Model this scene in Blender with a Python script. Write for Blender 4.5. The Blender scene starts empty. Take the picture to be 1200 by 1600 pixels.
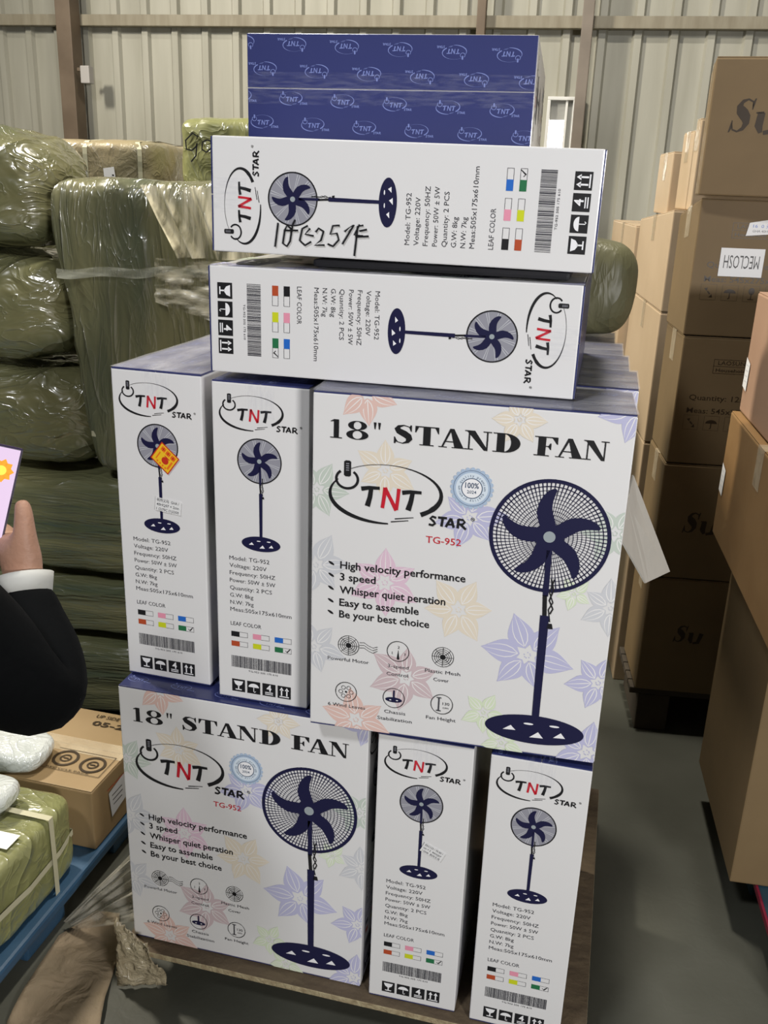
import bpy, bmesh, math, random
from mathutils import Vector, Matrix, noise

# ------------------------------------------------------------------ camera, world, lights, exposure
scene = bpy.context.scene
COL = scene.collection
ZC = 1.655                      # eye height
FOCAL_PX, PITCH, ROLL = 1463.29, 0.33625, 0.036859
cp, sp, cr, sr = math.cos(PITCH), math.sin(PITCH), math.cos(ROLL), math.sin(ROLL)
FWD = Vector((0, cp, -sp)); UP0 = Vector((0, sp, cp)); RT0 = Vector((1, 0, 0))
RIGHT = RT0 * cr + UP0 * sr
UPV = UP0 * cr - RT0 * sr
cam_data = bpy.data.cameras.new('camera')
cam = bpy.data.objects.new('camera', cam_data); COL.objects.link(cam)
cam.matrix_world = Matrix(((RIGHT.x, UPV.x, -FWD.x, 0), (RIGHT.y, UPV.y, -FWD.y, 0), (RIGHT.z, UPV.z, -FWD.z, ZC), (0, 0, 0, 1)))
cam_data.sensor_fit = 'VERTICAL'; cam_data.sensor_height = 36.0
cam_data.lens = FOCAL_PX * 36.0 / 1600.0
cam_data.clip_start = 0.02
scene.camera = cam
scene.view_settings.view_transform = 'Standard'
scene.view_settings.look = 'None'
scene.view_settings.gamma = 1.0
scene.view_settings.use_curve_mapping = False
scene.view_settings.exposure = -0.12
try:
    scene.cycles.use_denoising = True
    scene.cycles.max_bounces = 8
    scene.cycles.transparent_max_bounces = 16
    scene.cycles.caustics_reflective = False
    scene.cycles.caustics_refractive = False
    scene.cycles.sample_clamp_indirect = 4.0
except Exception:
    pass
world = bpy.data.worlds.new('world'); scene.world = world; world.use_nodes = True
world.node_tree.nodes['Background'].inputs[0].default_value = (0.6, 0.65, 0.7, 1)
world.node_tree.nodes['Background'].inputs[1].default_value = 0.3


def area_lamp(name, loc, target, size, power, color, size_y=None):
    l = bpy.data.lights.new(name, 'AREA'); l.energy = power; l.color = color
    l.shape = 'RECTANGLE'; l.size = size; l.size_y = size_y or size
    o = bpy.data.objects.new(name, l); COL.objects.link(o); o.location = loc
    o.rotation_euler = (Vector(target) - Vector(loc)).to_track_quat('-Z', 'Y').to_euler()
    return o


area_lamp('roof_lamp_front', (-1.6, -0.8, 4.4), (0.0, 1.6, 0.9), 0.6, 100, (0.96, 0.97, 1.0), 0.4)
area_lamp('front_fill', (1.7, -2.2, 1.85), (0.0, 1.5, 0.6), 0.6, 138, (1.0, 0.98, 0.96), 0.4)  # added low fill behind the camera, brightens the lower carton fronts
area_lamp('hall_lamp_left', (-2.9, 3.5, 3.7), (0.8, 3.2, 1.2), 0.4, 245, (1.0, 0.93, 0.80), 0.4)
area_lamp('roof_lamp_back', (0.2, 2.7, 4.8), (0.3, 2.4, 0.5), 0.3, 150, (1.0, 0.94, 0.84), 0.3)


# ------------------------------------------------------------------ helpers
def at(px, py, y):
    """world point where the ray of photo pixel (px, py) reaches depth y"""
    d = FWD + RIGHT * ((px - 600) / FOCAL_PX) + UPV * ((800 - py) / FOCAL_PX)
    return Vector((0, 0, ZC)) + d * (y / d.y)


def atz(px, py, z):
    d = FWD + RIGHT * ((px - 600) / FOCAL_PX) + UPV * ((800 - py) / FOCAL_PX)
    return Vector((0, 0, ZC)) + d * ((z - ZC) / d.z)


def lin(r, g, b):
    f = lambda c: (c / 255 / 12.92) if c <= 10 else ((c / 255 + 0.055) / 1.055) ** 2.4
    return (f(r), f(g), f(b))


MATS = {}


def mat(name, color, rough=0.5, spec=0.5, metal=0.0, coat=0.0, coat_rough=0.1, bump=0.0, bump_scale=40.0, stretch=(1, 1, 1),
        color2=None, color_scale=6.0, color_stretch=(1, 1, 1), detail=4.0, emit=None, emit_str=0.0, lo=0.35, hi=0.65, bump_kind='noise', bump_dist=0.01):
    if name in MATS: return MATS[name]
    m = bpy.data.materials.new(name); m.use_nodes = True
    nt = m.node_tree; b = nt.nodes['Principled BSDF']
    b.inputs['Base Color'].default_value = (*color, 1)
    b.inputs['Roughness'].default_value = rough
    b.inputs['Specular IOR Level'].default_value = spec
    b.inputs['Metallic'].default_value = metal
    b.inputs['Coat Weight'].default_value = coat
    b.inputs['Coat Roughness'].default_value = coat_rough
    if emit:
        b.inputs['Emission Color'].default_value = (*emit, 1); b.inputs['Emission Strength'].default_value = emit_str
    tc = nt.nodes.new('ShaderNodeTexCoord')

    def mapped(s):
        mp = nt.nodes.new('ShaderNodeMapping'); mp.inputs['Scale'].default_value = s
        nt.links.new(tc.outputs['Object'], mp.inputs['Vector']); return mp.outputs['Vector']
    if color2 is not None:
        n = nt.nodes.new('ShaderNodeTexNoise'); n.inputs['Scale'].default_value = color_scale; n.inputs['Detail'].default_value = detail
        nt.links.new(mapped(color_stretch), n.inputs['Vector'])
        r = nt.nodes.new('ShaderNodeValToRGB')
        r.color_ramp.elements[0].position = lo; r.color_ramp.elements[1].position = hi
        r.color_ramp.elements[0].color = (*color, 1); r.color_ramp.elements[1].color = (*color2, 1)
        nt.links.new(n.outputs['Fac'], r.inputs['Fac']); nt.links.new(r.outputs['Color'], b.inputs['Base Color'])
    if bump:
        bn = nt.nodes.new('ShaderNodeBump'); bn.inputs['Strength'].default_value = bump; bn.inputs['Distance'].default_value = bump_dist
        n1 = nt.nodes.new('ShaderNodeTexNoise'); n1.inputs['Scale'].default_value = bump_scale; n1.inputs['Detail'].default_value = 5.0
        n1.inputs['Distortion'].default_value = 0.6
        nt.links.new(mapped(stretch), n1.inputs['Vector'])
        out = n1.outputs['Fac']
        if bump_kind == 'crinkle':
            # crumpled plastic: sharp creases from two ridged noises
            n1.inputs['Distortion'].default_value = 1.6; n1.inputs['Detail'].default_value = 2.0
            n2 = nt.nodes.new('ShaderNodeTexNoise'); n2.inputs['Scale'].default_value = bump_scale * 3.1; n2.inputs['Detail'].default_value = 2.0; n2.inputs['Distortion'].default_value = 2.0
            nt.links.new(mapped(stretch), n2.inputs['Vector'])

            def fold(sock, gain):
                a_ = nt.nodes.new('ShaderNodeMath'); a_.operation = 'SUBTRACT'; a_.inputs[1].default_value = 0.5; nt.links.new(sock, a_.inputs[0])
                b_ = nt.nodes.new('ShaderNodeMath'); b_.operation = 'ABSOLUTE'; nt.links.new(a_.outputs[0], b_.inputs[0])
                c_ = nt.nodes.new('ShaderNodeMath'); c_.operation = 'POWER'; c_.inputs[1].default_value = 0.6; nt.links.new(b_.outputs[0], c_.inputs[0])
                d_ = nt.nodes.new('ShaderNodeMath'); d_.operation = 'MULTIPLY'; d_.inputs[1].default_value = gain; nt.links.new(c_.outputs[0], d_.inputs[0]); return d_.outputs[0]
            mx = nt.nodes.new('ShaderNodeMath'); mx.operation = 'ADD'
            nt.links.new(fold(n1.outputs['Fac'], -1.0), mx.inputs[0]); nt.links.new(fold(n2.outputs['Fac'], -0.3), mx.inputs[1]); out = mx.outputs[0]
        nt.links.new(out, bn.inputs['Height']); nt.links.new(bn.outputs['Normal'], b.inputs['Normal'])
        if coat: nt.links.new(bn.outputs['Normal'], b.inputs['Coat Normal'])
    MATS[name] = m
    return m


def film_mat(name, tint, alpha_lo, alpha_hi, scale, stretch, rough=0.15, bump=0.6):
    """clear stretch film: mostly transparent, with whitish glossy creases"""
    if name in MATS: return MATS[name]
    m = bpy.data.materials.new(name); m.use_nodes = True; nt = m.node_tree
    b = nt.nodes['Principled BSDF']; b.inputs['Base Color'].default_value = (*tint, 1); b.inputs['Roughness'].default_value = rough
    tc = nt.nodes.new('ShaderNodeTexCoord'); mp = nt.nodes.new('ShaderNodeMapping'); mp.inputs['Scale'].default_value = stretch
    nt.links.new(tc.outputs['Object'], mp.inputs['Vector'])
    n = nt.nodes.new('ShaderNodeTexNoise'); n.inputs['Scale'].default_value = scale; n.inputs['Detail'].default_value = 6
    nt.links.new(mp.outputs['Vector'], n.inputs['Vector'])
    r = nt.nodes.new('ShaderNodeMapRange'); r.inputs['From Min'].default_value = 0.4; r.inputs['From Max'].default_value = 0.7
    r.inputs['To Min'].default_value = alpha_lo; r.inputs['To Max'].default_value = alpha_hi
    nt.links.new(n.outputs['Fac'], r.inputs['Value']); nt.links.new(r.outputs['Result'], b.inputs['Alpha'])
    bn = nt.nodes.new('ShaderNodeBump'); bn.inputs['Strength'].default_value = bump; bn.inputs['Distance'].default_value = 0.01
    nt.links.new(n.outputs['Fac'], bn.inputs['Height']); nt.links.new(bn.outputs['Normal'], b.inputs['Normal'])
    MATS[name] = m
    return m


def mesh_obj(name, verts, faces, mats, parent=None, fm=None, smooth=False):
    me = bpy.data.meshes.new(name); me.from_pydata([tuple(v) for v in verts], [], faces)
    if not isinstance(mats, (list, tuple)): mats = [mats]
    for m in mats: me.materials.append(m)
    if fm:
        me.polygons.foreach_set('material_index', fm)
    if smooth:
        me.polygons.foreach_set('use_smooth', [True] * len(me.polygons))
    me.update()
    o = bpy.data.objects.new(name, me); COL.objects.link(o)
    if parent: o.parent = parent
    return o


def bm_obj(name, bm, mats, parent=None, smooth=False):
    me = bpy.data.meshes.new(name); bm.to_mesh(me); bm.free()
    if not isinstance(mats, (list, tuple)): mats = [mats]
    for m in mats: me.materials.append(m)
    if smooth: me.polygons.foreach_set('use_smooth', [True] * len(me.polygons))
    o = bpy.data.objects.new(name, me); COL.objects.link(o)
    if parent: o.parent = parent
    return o


def add_box(bm, x0, x1, y0, y1, z0, z1, bevel=0.0):
    vs = [bm.verts.new(p) for p in ((x0, y0, z0), (x1, y0, z0), (x1, y1, z0), (x0, y1, z0), (x0, y0, z1), (x1, y0, z1), (x1, y1, z1), (x0, y1, z1))]
    fs = [bm.faces.new([vs[i] for i in f]) for f in ((0, 3, 2, 1), (4, 5, 6, 7), (0, 1, 5, 4), (1, 2, 6, 5), (2, 3, 7, 6), (3, 0, 4, 7))]
    if bevel:
        es = list({e for f in fs for e in f.edges})
        bmesh.ops.bevel(bm, geom=es, offset=bevel, segments=2, affect='EDGES', profile=0.6)
    return fs


def box_obj(name, dims, m, parent=None, bevel=0.003):
    bm = bmesh.new(); add_box(bm, *dims, bevel=bevel); return bm_obj(name, bm, m, parent)


def add_tube(bm, pts, rad, n=10, caps=True):
    pts = [Vector(p) for p in pts]; rings = []
    for i, p in enumerate(pts):
        t = (pts[min(i + 1, len(pts) - 1)] - pts[max(i - 1, 0)]).normalized()
        a = t.orthogonal().normalized() if i == 0 else (rings_a - t * rings_a.dot(t)).normalized()
        rings_a = a; b = t.cross(a); r = rad[i] if isinstance(rad, (list, tuple)) else rad
        rings.append([bm.verts.new(p + (a * math.cos(2 * math.pi * k / n) + b * math.sin(2 * math.pi * k / n)) * r) for k in range(n)])
    for i in range(len(rings) - 1):
        for k in range(n):
            bm.faces.new((rings[i][k], rings[i][(k + 1) % n], rings[i + 1][(k + 1) % n], rings[i + 1][k]))
    if caps:
        bm.faces.new(rings[0][::-1]); bm.faces.new(rings[-1])


def tag(o, label, cat, group=None, kind=None):
    o['label'] = label; o['category'] = cat
    if group: o['group'] = group
    if kind: o['kind'] = kind
    return o


def empty(name, mw):
    o = bpy.data.objects.new(name, None); COL.objects.link(o); o.empty_display_size = 0.1
    o.matrix_world = mw if isinstance(mw, Matrix) else Matrix.Translation(mw)
    return o


def structure(o):
    o['kind'] = 'structure'; return o


def frame(a, b, c, origin):
    """matrix from axis images and origin"""
    return Matrix(((a[0], b[0], c[0], origin[0]), (a[1], b[1], c[1], origin[1]), (a[2], b[2], c[2], origin[2]), (0, 0, 0, 1)))


def yawmat(x, y, z, a):
    return Matrix.Translation((x, y, z)) @ Matrix.Rotation(a, 4, 'Z')


# ------------------------------------------------------------------ print on cardboard: flat ink polygons, millimetres, x right, y down
INK = {}
INK_COLORS = {
    'black': (0.012, 0.012, 0.014), 'navy': (0.010, 0.010, 0.045), 'red': (0.52, 0.015, 0.03), 'grey': (0.05, 0.05, 0.06),
    'hub': (0.3, 0.34, 0.36), 'white': (0.8, 0.8, 0.82), 'mesh': (0.27, 0.27, 0.31), 'sealblue': (0.38, 0.48, 0.62), 'sealdark': (0.05, 0.08, 0.14),
    'seallight': (0.62, 0.7, 0.78), 'pink': (0.72, 0.28, 0.38), 'blue': (0.02, 0.13, 0.5), 'green': (0.02, 0.15, 0.06), 'brown': (0.42, 0.07, 0.025),
    'lime': (0.55, 0.6, 0.02), 'f_salmon': (0.68, 0.48, 0.43), 'f_beige': (0.70, 0.63, 0.52), 'f_lilac': (0.46, 0.46, 0.64),
    'f_green': (0.50, 0.56, 0.50), 'f_pink': (0.68, 0.50, 0.60), 'f_mauve': (0.56, 0.45, 0.47), 'f_grey': (0.56, 0.57, 0.60), 'f_leaf': (0.62, 0.70, 0.52),
    'f_vein': (0.76, 0.75, 0.74), 'paleblue': (0.16, 0.2, 0.45), 'brownink': (0.035, 0.022, 0.011), 'labelred': (0.5, 0.03, 0.015), 'labelyellow': (0.8, 0.48, 0.02),
    'orange': (0.75, 0.16, 0.015), 'labelwhite': (0.72, 0.72, 0.72), 'labelblue': (0.05, 0.06, 0.35), 'darkpurple': (0.06, 0.02, 0.1)}


def ink(c):
    if c not in INK:
        INK[c] = mat('ink_' + c, INK_COLORS[c], rough=0.42, spec=0.4)
    return INK[c]


_GLYPH = {}


def text_mesh(s, bold=0.0, shear=0.0):
    key = (s, bold, shear)
    if key in _GLYPH: return _GLYPH[key]
    cu = bpy.data.curves.new('t', 'FONT'); cu.body = s; cu.size = 1.0; cu.offset = bold; cu.shear = shear; cu.resolution_u = 2
    o = bpy.data.objects.new('t', cu); COL.objects.link(o)
    dg = bpy.context.evaluated_depsgraph_get(); dg.update()
    me = bpy.data.meshes.new_from_object(o.evaluated_get(dg))
    vs = [(v.co.x, v.co.y) for v in me.vertices]; fs = [tuple(p.vertices) for p in me.polygons]
    bpy.data.meshes.remove(me); bpy.data.objects.remove(o); bpy.data.curves.remove(cu)
    _GLYPH[key] = (vs, fs); return vs, fs


class Print:
    def __init__(self): self.polys = []          # (list of (x,y), color, layer)

    def poly(self, pts, c, l=3): self.polys.append(([tuple(p) for p in pts], c, l))

    def rect(self, x0, y0, x1, y1, c, l=3): self.poly([(x0, y0), (x1, y0), (x1, y1), (x0, y1)], c, l)

    def strip(self, pts, w, c, l=3, cap=True):
        n = len(pts); L = []; R = []
        for i in range(n):
            a = pts[max(i - 1, 0)]; b = pts[min(i + 1, n - 1)]
            dx, dy = b[0] - a[0], b[1] - a[1]; d = math.hypot(dx, dy) or 1
            ww = (w[i] if isinstance(w, (list, tuple)) else w) / 2
            L.append((pts[i][0] - dy / d * ww, pts[i][1] + dx / d * ww)); R.append((pts[i][0] + dy / d * ww, pts[i][1] - dx / d * ww))
        for i in range(n - 1): self.poly([L[i], L[i + 1], R[i + 1], R[i]], c, l)

    def ell(self, cx, cy, rx, ry, c, l=3, n=40, rot=0):
        ca, sa = math.cos(rot), math.sin(rot)
        self.poly([(cx + rx * math.cos(t) * ca - ry * math.sin(t) * sa, cy + rx * math.cos(t) * sa + ry * math.sin(t) * ca) for t in (2 * math.pi * k / n for k in range(n))], c, l)

    def ring(self, cx, cy, rx, ry, w, c, l=3, n=48, a0=0, a1=2 * math.pi):
        pts = [(cx + rx * math.cos(a0 + (a1 - a0) * k / n), cy + ry * math.sin(a0 + (a1 - a0) * k / n)) for k in range(n + 1)]
        for i in range(n):
            def io(p, s):
                f = s * w / 2; d = math.hypot(p[0] - cx, p[1] - cy); return (cx + (p[0] - cx) * (d + f) / d, cy + (p[1] - cy) * (d + f) / d)
            self.poly([io(pts[i], 1), io(pts[i + 1], 1), io(pts[i + 1], -1), io(pts[i], -1)], c, l)

    def text(self, s, x, y, cap, c, width=None, l=4, bold=0.0, rot=0.0, align='l', shear=0.0):
        vs, fs = text_mesh(s, bold, shear)
        hv, _ = text_mesh('H', 0.0)
        k = cap / max(v[1] for v in hv)
        x0 = min(v[0] for v in vs); x1 = max(v[0] for v in vs)
        kx = width / (x1 - x0) if width else k
        off = {'l': 0, 'c': (x1 - x0) * kx / 2, 'r': (x1 - x0) * kx}[align]
        ca, sa = math.cos(rot), math.sin(rot)
        P = [((v[0] - x0) * kx - off, -v[1] * k) for v in vs]
        P = [(x + a * ca - b * sa, y + a * sa + b * ca) for a, b in P]
        for f in fs: self.poly([P[i] for i in f], c, l)

    def transformed(self, f):
        q = Print(); q.polys = [([f(p) for p in pts], c, l) for pts, c, l in self.polys]; return q

    def extend(self, other): self.polys += other.polys


def clip_poly(pts, x0, y0, x1, y1):
    for ax, lim, s in ((0, x0, 1), (0, x1, -1), (1, y0, 1), (1, y1, -1)):
        out = []
        for i in range(len(pts)):
            a, b = pts[i - 1], pts[i]
            ia, ib = s * (a[ax] - lim) >= 0, s * (b[ax] - lim) >= 0
            if ia != ib:
                t = (lim - a[ax]) / (b[ax] - a[ax]); out.append((a[0] + (b[0] - a[0]) * t, a[1] + (b[1] - a[1]) * t))
            if ib: out.append(b)
        pts = out
        if len(pts) < 3: return []
    return pts


def emit_print(P, place, verts, faces, fm, mats, clip=None, step=0.00012, base=0.00015):
    """place(x_mm, y_mm, lift_m) -> point; appends the ink polygons to a mesh under construction"""
    idx = {}
    for m in mats: idx[m.name] = mats.index(m)
    for pts, c, l in P.polys:
        if clip:
            pts = clip_poly(pts, *clip)
            if len(pts) < 3: continue
        m = ink(c)
        if m.name not in idx: mats.append(m); idx[m.name] = len(mats) - 1
        a = sum(pts[i - 1][0] * pts[i][1] - pts[i][0] * pts[i - 1][1] for i in range(len(pts)))
        if abs(a) < 1e-6: continue
        if a > 0: pts = pts[::-1]           # y down: clockwise on paper faces the reader
        n0 = len(verts)
        for p in pts: verts.append(place(p[0], p[1], base + step * l))
        faces.append(tuple(range(n0, n0 + len(pts)))); fm.append(idx[m.name])


# ---- fat serif capitals for the headline (unit height, y up)
def ser_glyph(ch):
    R = lambda a, b, c, d: [(a, b), (c, b), (c, d), (a, d)]
    E = lambda cx, cy, rx, ry, t: (cx + rx * math.cos(t), cy + ry * math.sin(t))
    if ch == 'T':
        return 0.95, [R(0, .94, .95, 1), [(0, .95), (0, .66), (.035, .66), (.15, .95)], [(.95, .95), (.8, .95), (.915, .66), (.95, .66)], R(.33, .03, .62, .96), R(.19, 0, .76, .055)]
    if ch == 'A':
        return 1.08, [[(.44, 1), (.60, 1), (1.0, .03), (.64, .03)], [(.44, 1), (.50, .9), (.185, .03), (.115, .03)], R(.26, .29, .75, .345), R(0, 0, .34, .05), R(.53, 0, 1.08, .05)]
    if ch == 'N':
        return 1.1, [R(.155, .03, .215, .97), [(.05, 1), (.41, 1), (.96, .06), (.96, 0), (.82, 0)], R(.90, .03, .96, .97), R(0, .945, .3, 1), R(.02, 0, .36, .055), R(.75, .945, 1.1, 1)]
    if ch == 'D':
        n = 14; out = [E(.42, .5, .58, .5, math.pi / 2 - math.pi * k / n) for k in range(n + 1)]; inn = [E(.42, .5, .24, .445, math.pi / 2 - math.pi * k / n) for k in range(n + 1)]
        return 1.0, [R(.14, .02, .43, .98), R(0, .945, .44, 1), R(0, 0, .44, .055)] + [[out[k], out[k + 1], inn[k + 1], inn[k]] for k in range(n)]
    if ch == 'F':
        return .88, [R(.14, .02, .43, .98), R(0, .945, .88, 1), [(.88, .97), (.66, .95), (.845, .64), (.88, .64)], R(.42, .48, .62, .53), [(.64, .34), (.64, .67), (.60, .67), (.52, .505), (.60, .34)], R(0, 0, .58, .055)]
    if ch == 'S':
        c = [(.655, .74, .03), (.60, .9, .05), (.40, .972, .055), (.23, .91, .13), (.165, .78, .22), (.24, .655, .29), (.40, .545, .31), (.545, .42, .29), (.60, .27, .23), (.535, .11, .14), (.37, .028, .055), (.18, .08, .05), (.085, .27, .03)]
        p = Print(); p.strip([(a, b) for a, b, _ in c], [w for _, _, w in c], 'black')
        return .76, [q[0] for q in p.polys] + [[(.63, 1), (.68, 1), (.68, .67), (.645, .67), (.59, .86)], [(.05, 0), (.05, .35), (.085, .35), (.15, .14), (.10, 0)]]
    if ch == '1':
        return .6, [R(.18, .02, .44, 1), R(0, 0, .6, .055), [(.20, 1), (.20, .9), (.02, .86), (.02, .90)]]
    if ch == '8':
        out = []
        n = 24
        for cx, cy, a, b, c, d in ((.375, .755, .31, .245, .13, .205), (.375, .26, .365, .26, .16, .215)):
            o = [E(cx, cy, a, b, 2 * math.pi * k / n) for k in range(n + 1)]; i = [E(cx, cy, c, d, 2 * math.pi * k / n) for k in range(n + 1)]
            out += [[o[k], o[k + 1], i[k + 1], i[k]] for k in range(n)]
        return .75, out
    if ch == '"':
        return .4, [[(.02, 1), (.16, 1), (.115, .64), (.065, .64)], [(.24, 1), (.38, 1), (.335, .64), (.285, .64)]]


def headline(P, cap_top, cap_bot, spans):
    for ch, x0, x1 in spans:
        w, polys = ser_glyph(ch); h = cap_bot - cap_top
        for q in polys: P.poly([(x0 + p[0] / w * (x1 - x0), cap_bot - p[1] * h) for p in q], 'black', 4)


def logo(P, f, mono=None, star=True, lay=4):
    """round power sign, swoosh, three brush letters; f maps logo units (narrow face millimetres) to face millimetres"""
    k = mono or 'black'; q = Print()
    # power ring open at the top, with a small handset in the gap
    q.ring(31.5, 40.5, 11.2, 9.6, 2.6, k, 3, 30, -math.pi * .30, math.pi * 1.30)
    q.poly([(28.2, 22.5), (30.2, 21.4), (33.8, 21.4), (35.4, 22.5), (35.4, 36.5), (33.8, 37.8), (30, 37.8), (28.2, 36.5)], k, 4)
    if not mono:
        for i in range(4): q.rect(30.2, 24.2 + i * 2.2, 33.4, 25.1 + i * 2.2, 'mesh', 5)
    # swoosh: upper arc swelling into the right, lower arc
    up = []; uw = []
    for i in range(31):
        t = i / 30; a = math.radians(205 + 205 * t)
        a = math.radians(-140 + 190 * t)
        up.append((72.5 + 55.5 * math.cos(a), 49.5 + 27 * math.sin(a))); uw.append(0.6 + 8.5 * max(0, t - .25) ** 1.4 * (1 if t < .93 else .75))
    q.strip(up, uw, k, 3)
    lo = []; lw = []
    for i in range(25):
        t = i / 24; a = math.radians(212 - 128 * t)
        lo.append((69.5 + 55.5 * math.cos(a), 55.5 + 27.5 * math.sin(a))); lw.append(0.6 + 3.6 * math.sin(math.pi * min(1, t * .9 + .02)))
    q.strip(lo, lw, k, 3)
    q.strip([(78, 80.5), (96, 77.5)], [1.2, .8], k, 3); q.strip([(82, 77), (101, 73.8)], [1.2, .8], k, 3)
    c2 = mono or 'red'
    q.strip([(46.5, 49.0), (55, 47.2), (65.5, 46.8)], [4.6, 3.8, 3.2], k, 4); q.strip([(56.8, 47.5), (55.6, 57), (53.2, 66.5)], [4.4, 4.8, 5.4], k, 4)
    q.strip([(68.8, 67), (70, 57), (71.2, 45.5)], [3.6, 3.8, 4.2], c2, 4); q.strip([(70.5, 45.8), (76.5, 56), (83.2, 68)], [4.2, 3.6, 4.2], c2, 4)
    q.strip([(83.2, 67.5), (84.2, 57), (85.0, 45.5)], [3.4, 3.4, 3.6], c2, 4)
    q.strip([(88.5, 49.2), (97, 47.6), (108, 47.4)], [4.6, 3.8, 3.2], k, 4); q.strip([(99.2, 48), (97.8, 57), (95.2, 66.8)], [4.4, 4.8, 5.6], k, 4)
    if star:
        q.strip([(124.2, 71.6), (120.5, 70.6), (118.2, 72.6), (121.5, 75.2), (123.3, 77.6), (120.8, 79.6), (117, 79)], 2.5, k, 4)
        q.strip([(126, 71), (135, 70.8)], 2.5, k, 4); q.strip([(130.8, 71), (129.8, 80)], 2.6, k, 4)
        q.strip([(134.2, 80), (139, 70.5)], 2.5, k, 4); q.strip([(139, 70.5), (142.4, 80)], 2.6, k, 4); q.strip([(135.8, 77.2), (141.6, 76.8)], 2.0, k, 4)
        q.strip([(146.2, 80.2), (146.6, 70.4)], 2.6, k, 4); q.strip([(146.4, 71), (151, 71), (153, 73), (151, 75.6), (146.6, 76)], 2.3, k, 4); q.strip([(149, 76), (154.5, 80.6)], 2.5, k, 4)
        if not mono:
            q.ring(160.8, 69.5, 1.7, 1.7, .5, k, 4, 14); q.ell(160.8, 69.5, .7, .7, k, 4, 8)
    P.extend(q.transformed(f))


def fan_picture(P, cx, cy, R, base_c, base_r, big):
    """printed stand fan: guard, five swept blades, pole, lead, round base with cut-outs"""
    if big:
        for i in range(11):
            r = R * (.25 + .70 * i / 10); P.ring(cx, cy, r, r, .9 if i < 9 else 1.6, 'navy', 3, 60)
        for k in range(84):
            a = 2 * math.pi * k / 84; wob = .10
            P.strip([(cx + R * t * math.cos(a + wob * t), cy + R * t * math.sin(a + wob * t)) for t in (.2, .6, .97)], [.5, .9, 1.9], 'navy', 3)
        P.ring(cx, cy, R * .975, R * .975, R * .065, 'navy', 4, 72)
    else:
        P.ell(cx, cy, R, R, 'mesh', 2, 48)
        P.ring(cx, cy, R * .98, R * .98, R * .055, 'black', 4, 56)
        for k in range(60):
            a = 2 * math.pi * k / 60 + .15
            if (k * 7) % 5 in (0, 2): P.strip([(cx + R * .3 * math.cos(a), cy + R * .3 * math.sin(a)), (cx + R * .93 * math.cos(a + .06), cy + R * .93 * math.sin(a + .06))], [.35, .9], 'f_grey', 3)
    BL = [(.12, -60), (.25, -42), (.36, -35), (.47, -29), (.6, -19.5), (.70, -11.5), (.77, -5), (.805, 0), (.815, 3), (.79, 5), (.71, 3.5), (.6, 1.5), (.5, 1), (.42, 3), (.33, 9), (.24, 20), (.15, 45)]
    for k in range(5):
        a0 = math.radians(-91 + 72 * k); wid = 1.0 if big else 1.12
        P.poly([(cx + R * r * 1.04 * math.cos(a0 + math.radians(a) * wid), cy + R * r * 1.04 * math.sin(a0 + math.radians(a) * wid)) for r, a in BL], 'navy', 5)
    P.ell(cx, cy, R * .24, R * .24, 'navy', 6, 28); P.ell(cx, cy, R * .1, R * .1, 'hub', 7, 20)
    bx, by = base_c; brx, bry = base_r
    s = brx / 84.0
    P.strip([(cx + 2 * s, cy + R * .2), (cx + 3 * s, cy + R * 1.08)], 9 * s, 'navy', 5)
    py = cy + R * 1.08; top = by - bry
    P.strip([(cx + 2 * s, py - 2), (cx + 5 * s, cy + R * 1.5)], 7 * s, 'black', 5)
    P.strip([(cx + 5 * s, cy + R * 1.44), (bx + .5 * s, top + bry * .35)], [14.5 * s, 12 * s], 'navy', 6)
    # lead and plug
    P.strip([(cx + 10 * s, cy + R * .75), (cx + 15 * s, cy + R * .95), (cx + 10 * s, cy + R * 1.15), (cx + 17 * s, cy + R * 1.3), (cx + 13 * s, cy + R * 1.4)], 2.4 * s, 'black', 6)
    P.strip([(cx + 15 * s, cy + R * .75), (cx + 9 * s, cy + R * 1.0), (cx + 16 * s, cy + R * 1.18), (cx + 10 * s, cy + R * 1.32), (cx + 14 * s, cy + R * 1.55)], 2.0 * s, 'black', 6)
    P.poly([(cx + 11 * s, cy + R * 1.58), (cx + 18 * s, cy + R * 1.58), (cx + 20 * s, cy + R * 1.68), (cx + 9 * s, cy + R * 1.68)], 'black', 6)
    P.ell(bx, by, brx, bry, 'navy', 5, 56)
    for u, v, w, h in ((-.50, .05, .26, .34), (.06, .35, .28, .42), (.52, .18, .24, .38)):
        P.poly([(bx + brx * (u - w * .5), by + bry * (v + h * .5)), (bx + brx * (u + w * .1), by + bry * (v - h * .55)), (bx + brx * (u + w * .5), by + bry * (v + h * .4))], 'white', 6)
    for u, v in ((-.12, -.38), (.40, -.42)): P.ell(bx + brx * u, by + bry * v, brx * .10, bry * .07, 'white', 6, 14)


def barcode(P, x0, y0, x1, y1, seed):
    rnd = random.Random(seed); x = x0
    while x < x1:
        w = rnd.choice((.5, .5, .9, .9, 1.6, 2.2)); P.rect(x, y0, min(x + w, x1), y1, 'grey', 3); x += w + rnd.choice((.5, .7, .7, 1.1))


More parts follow.
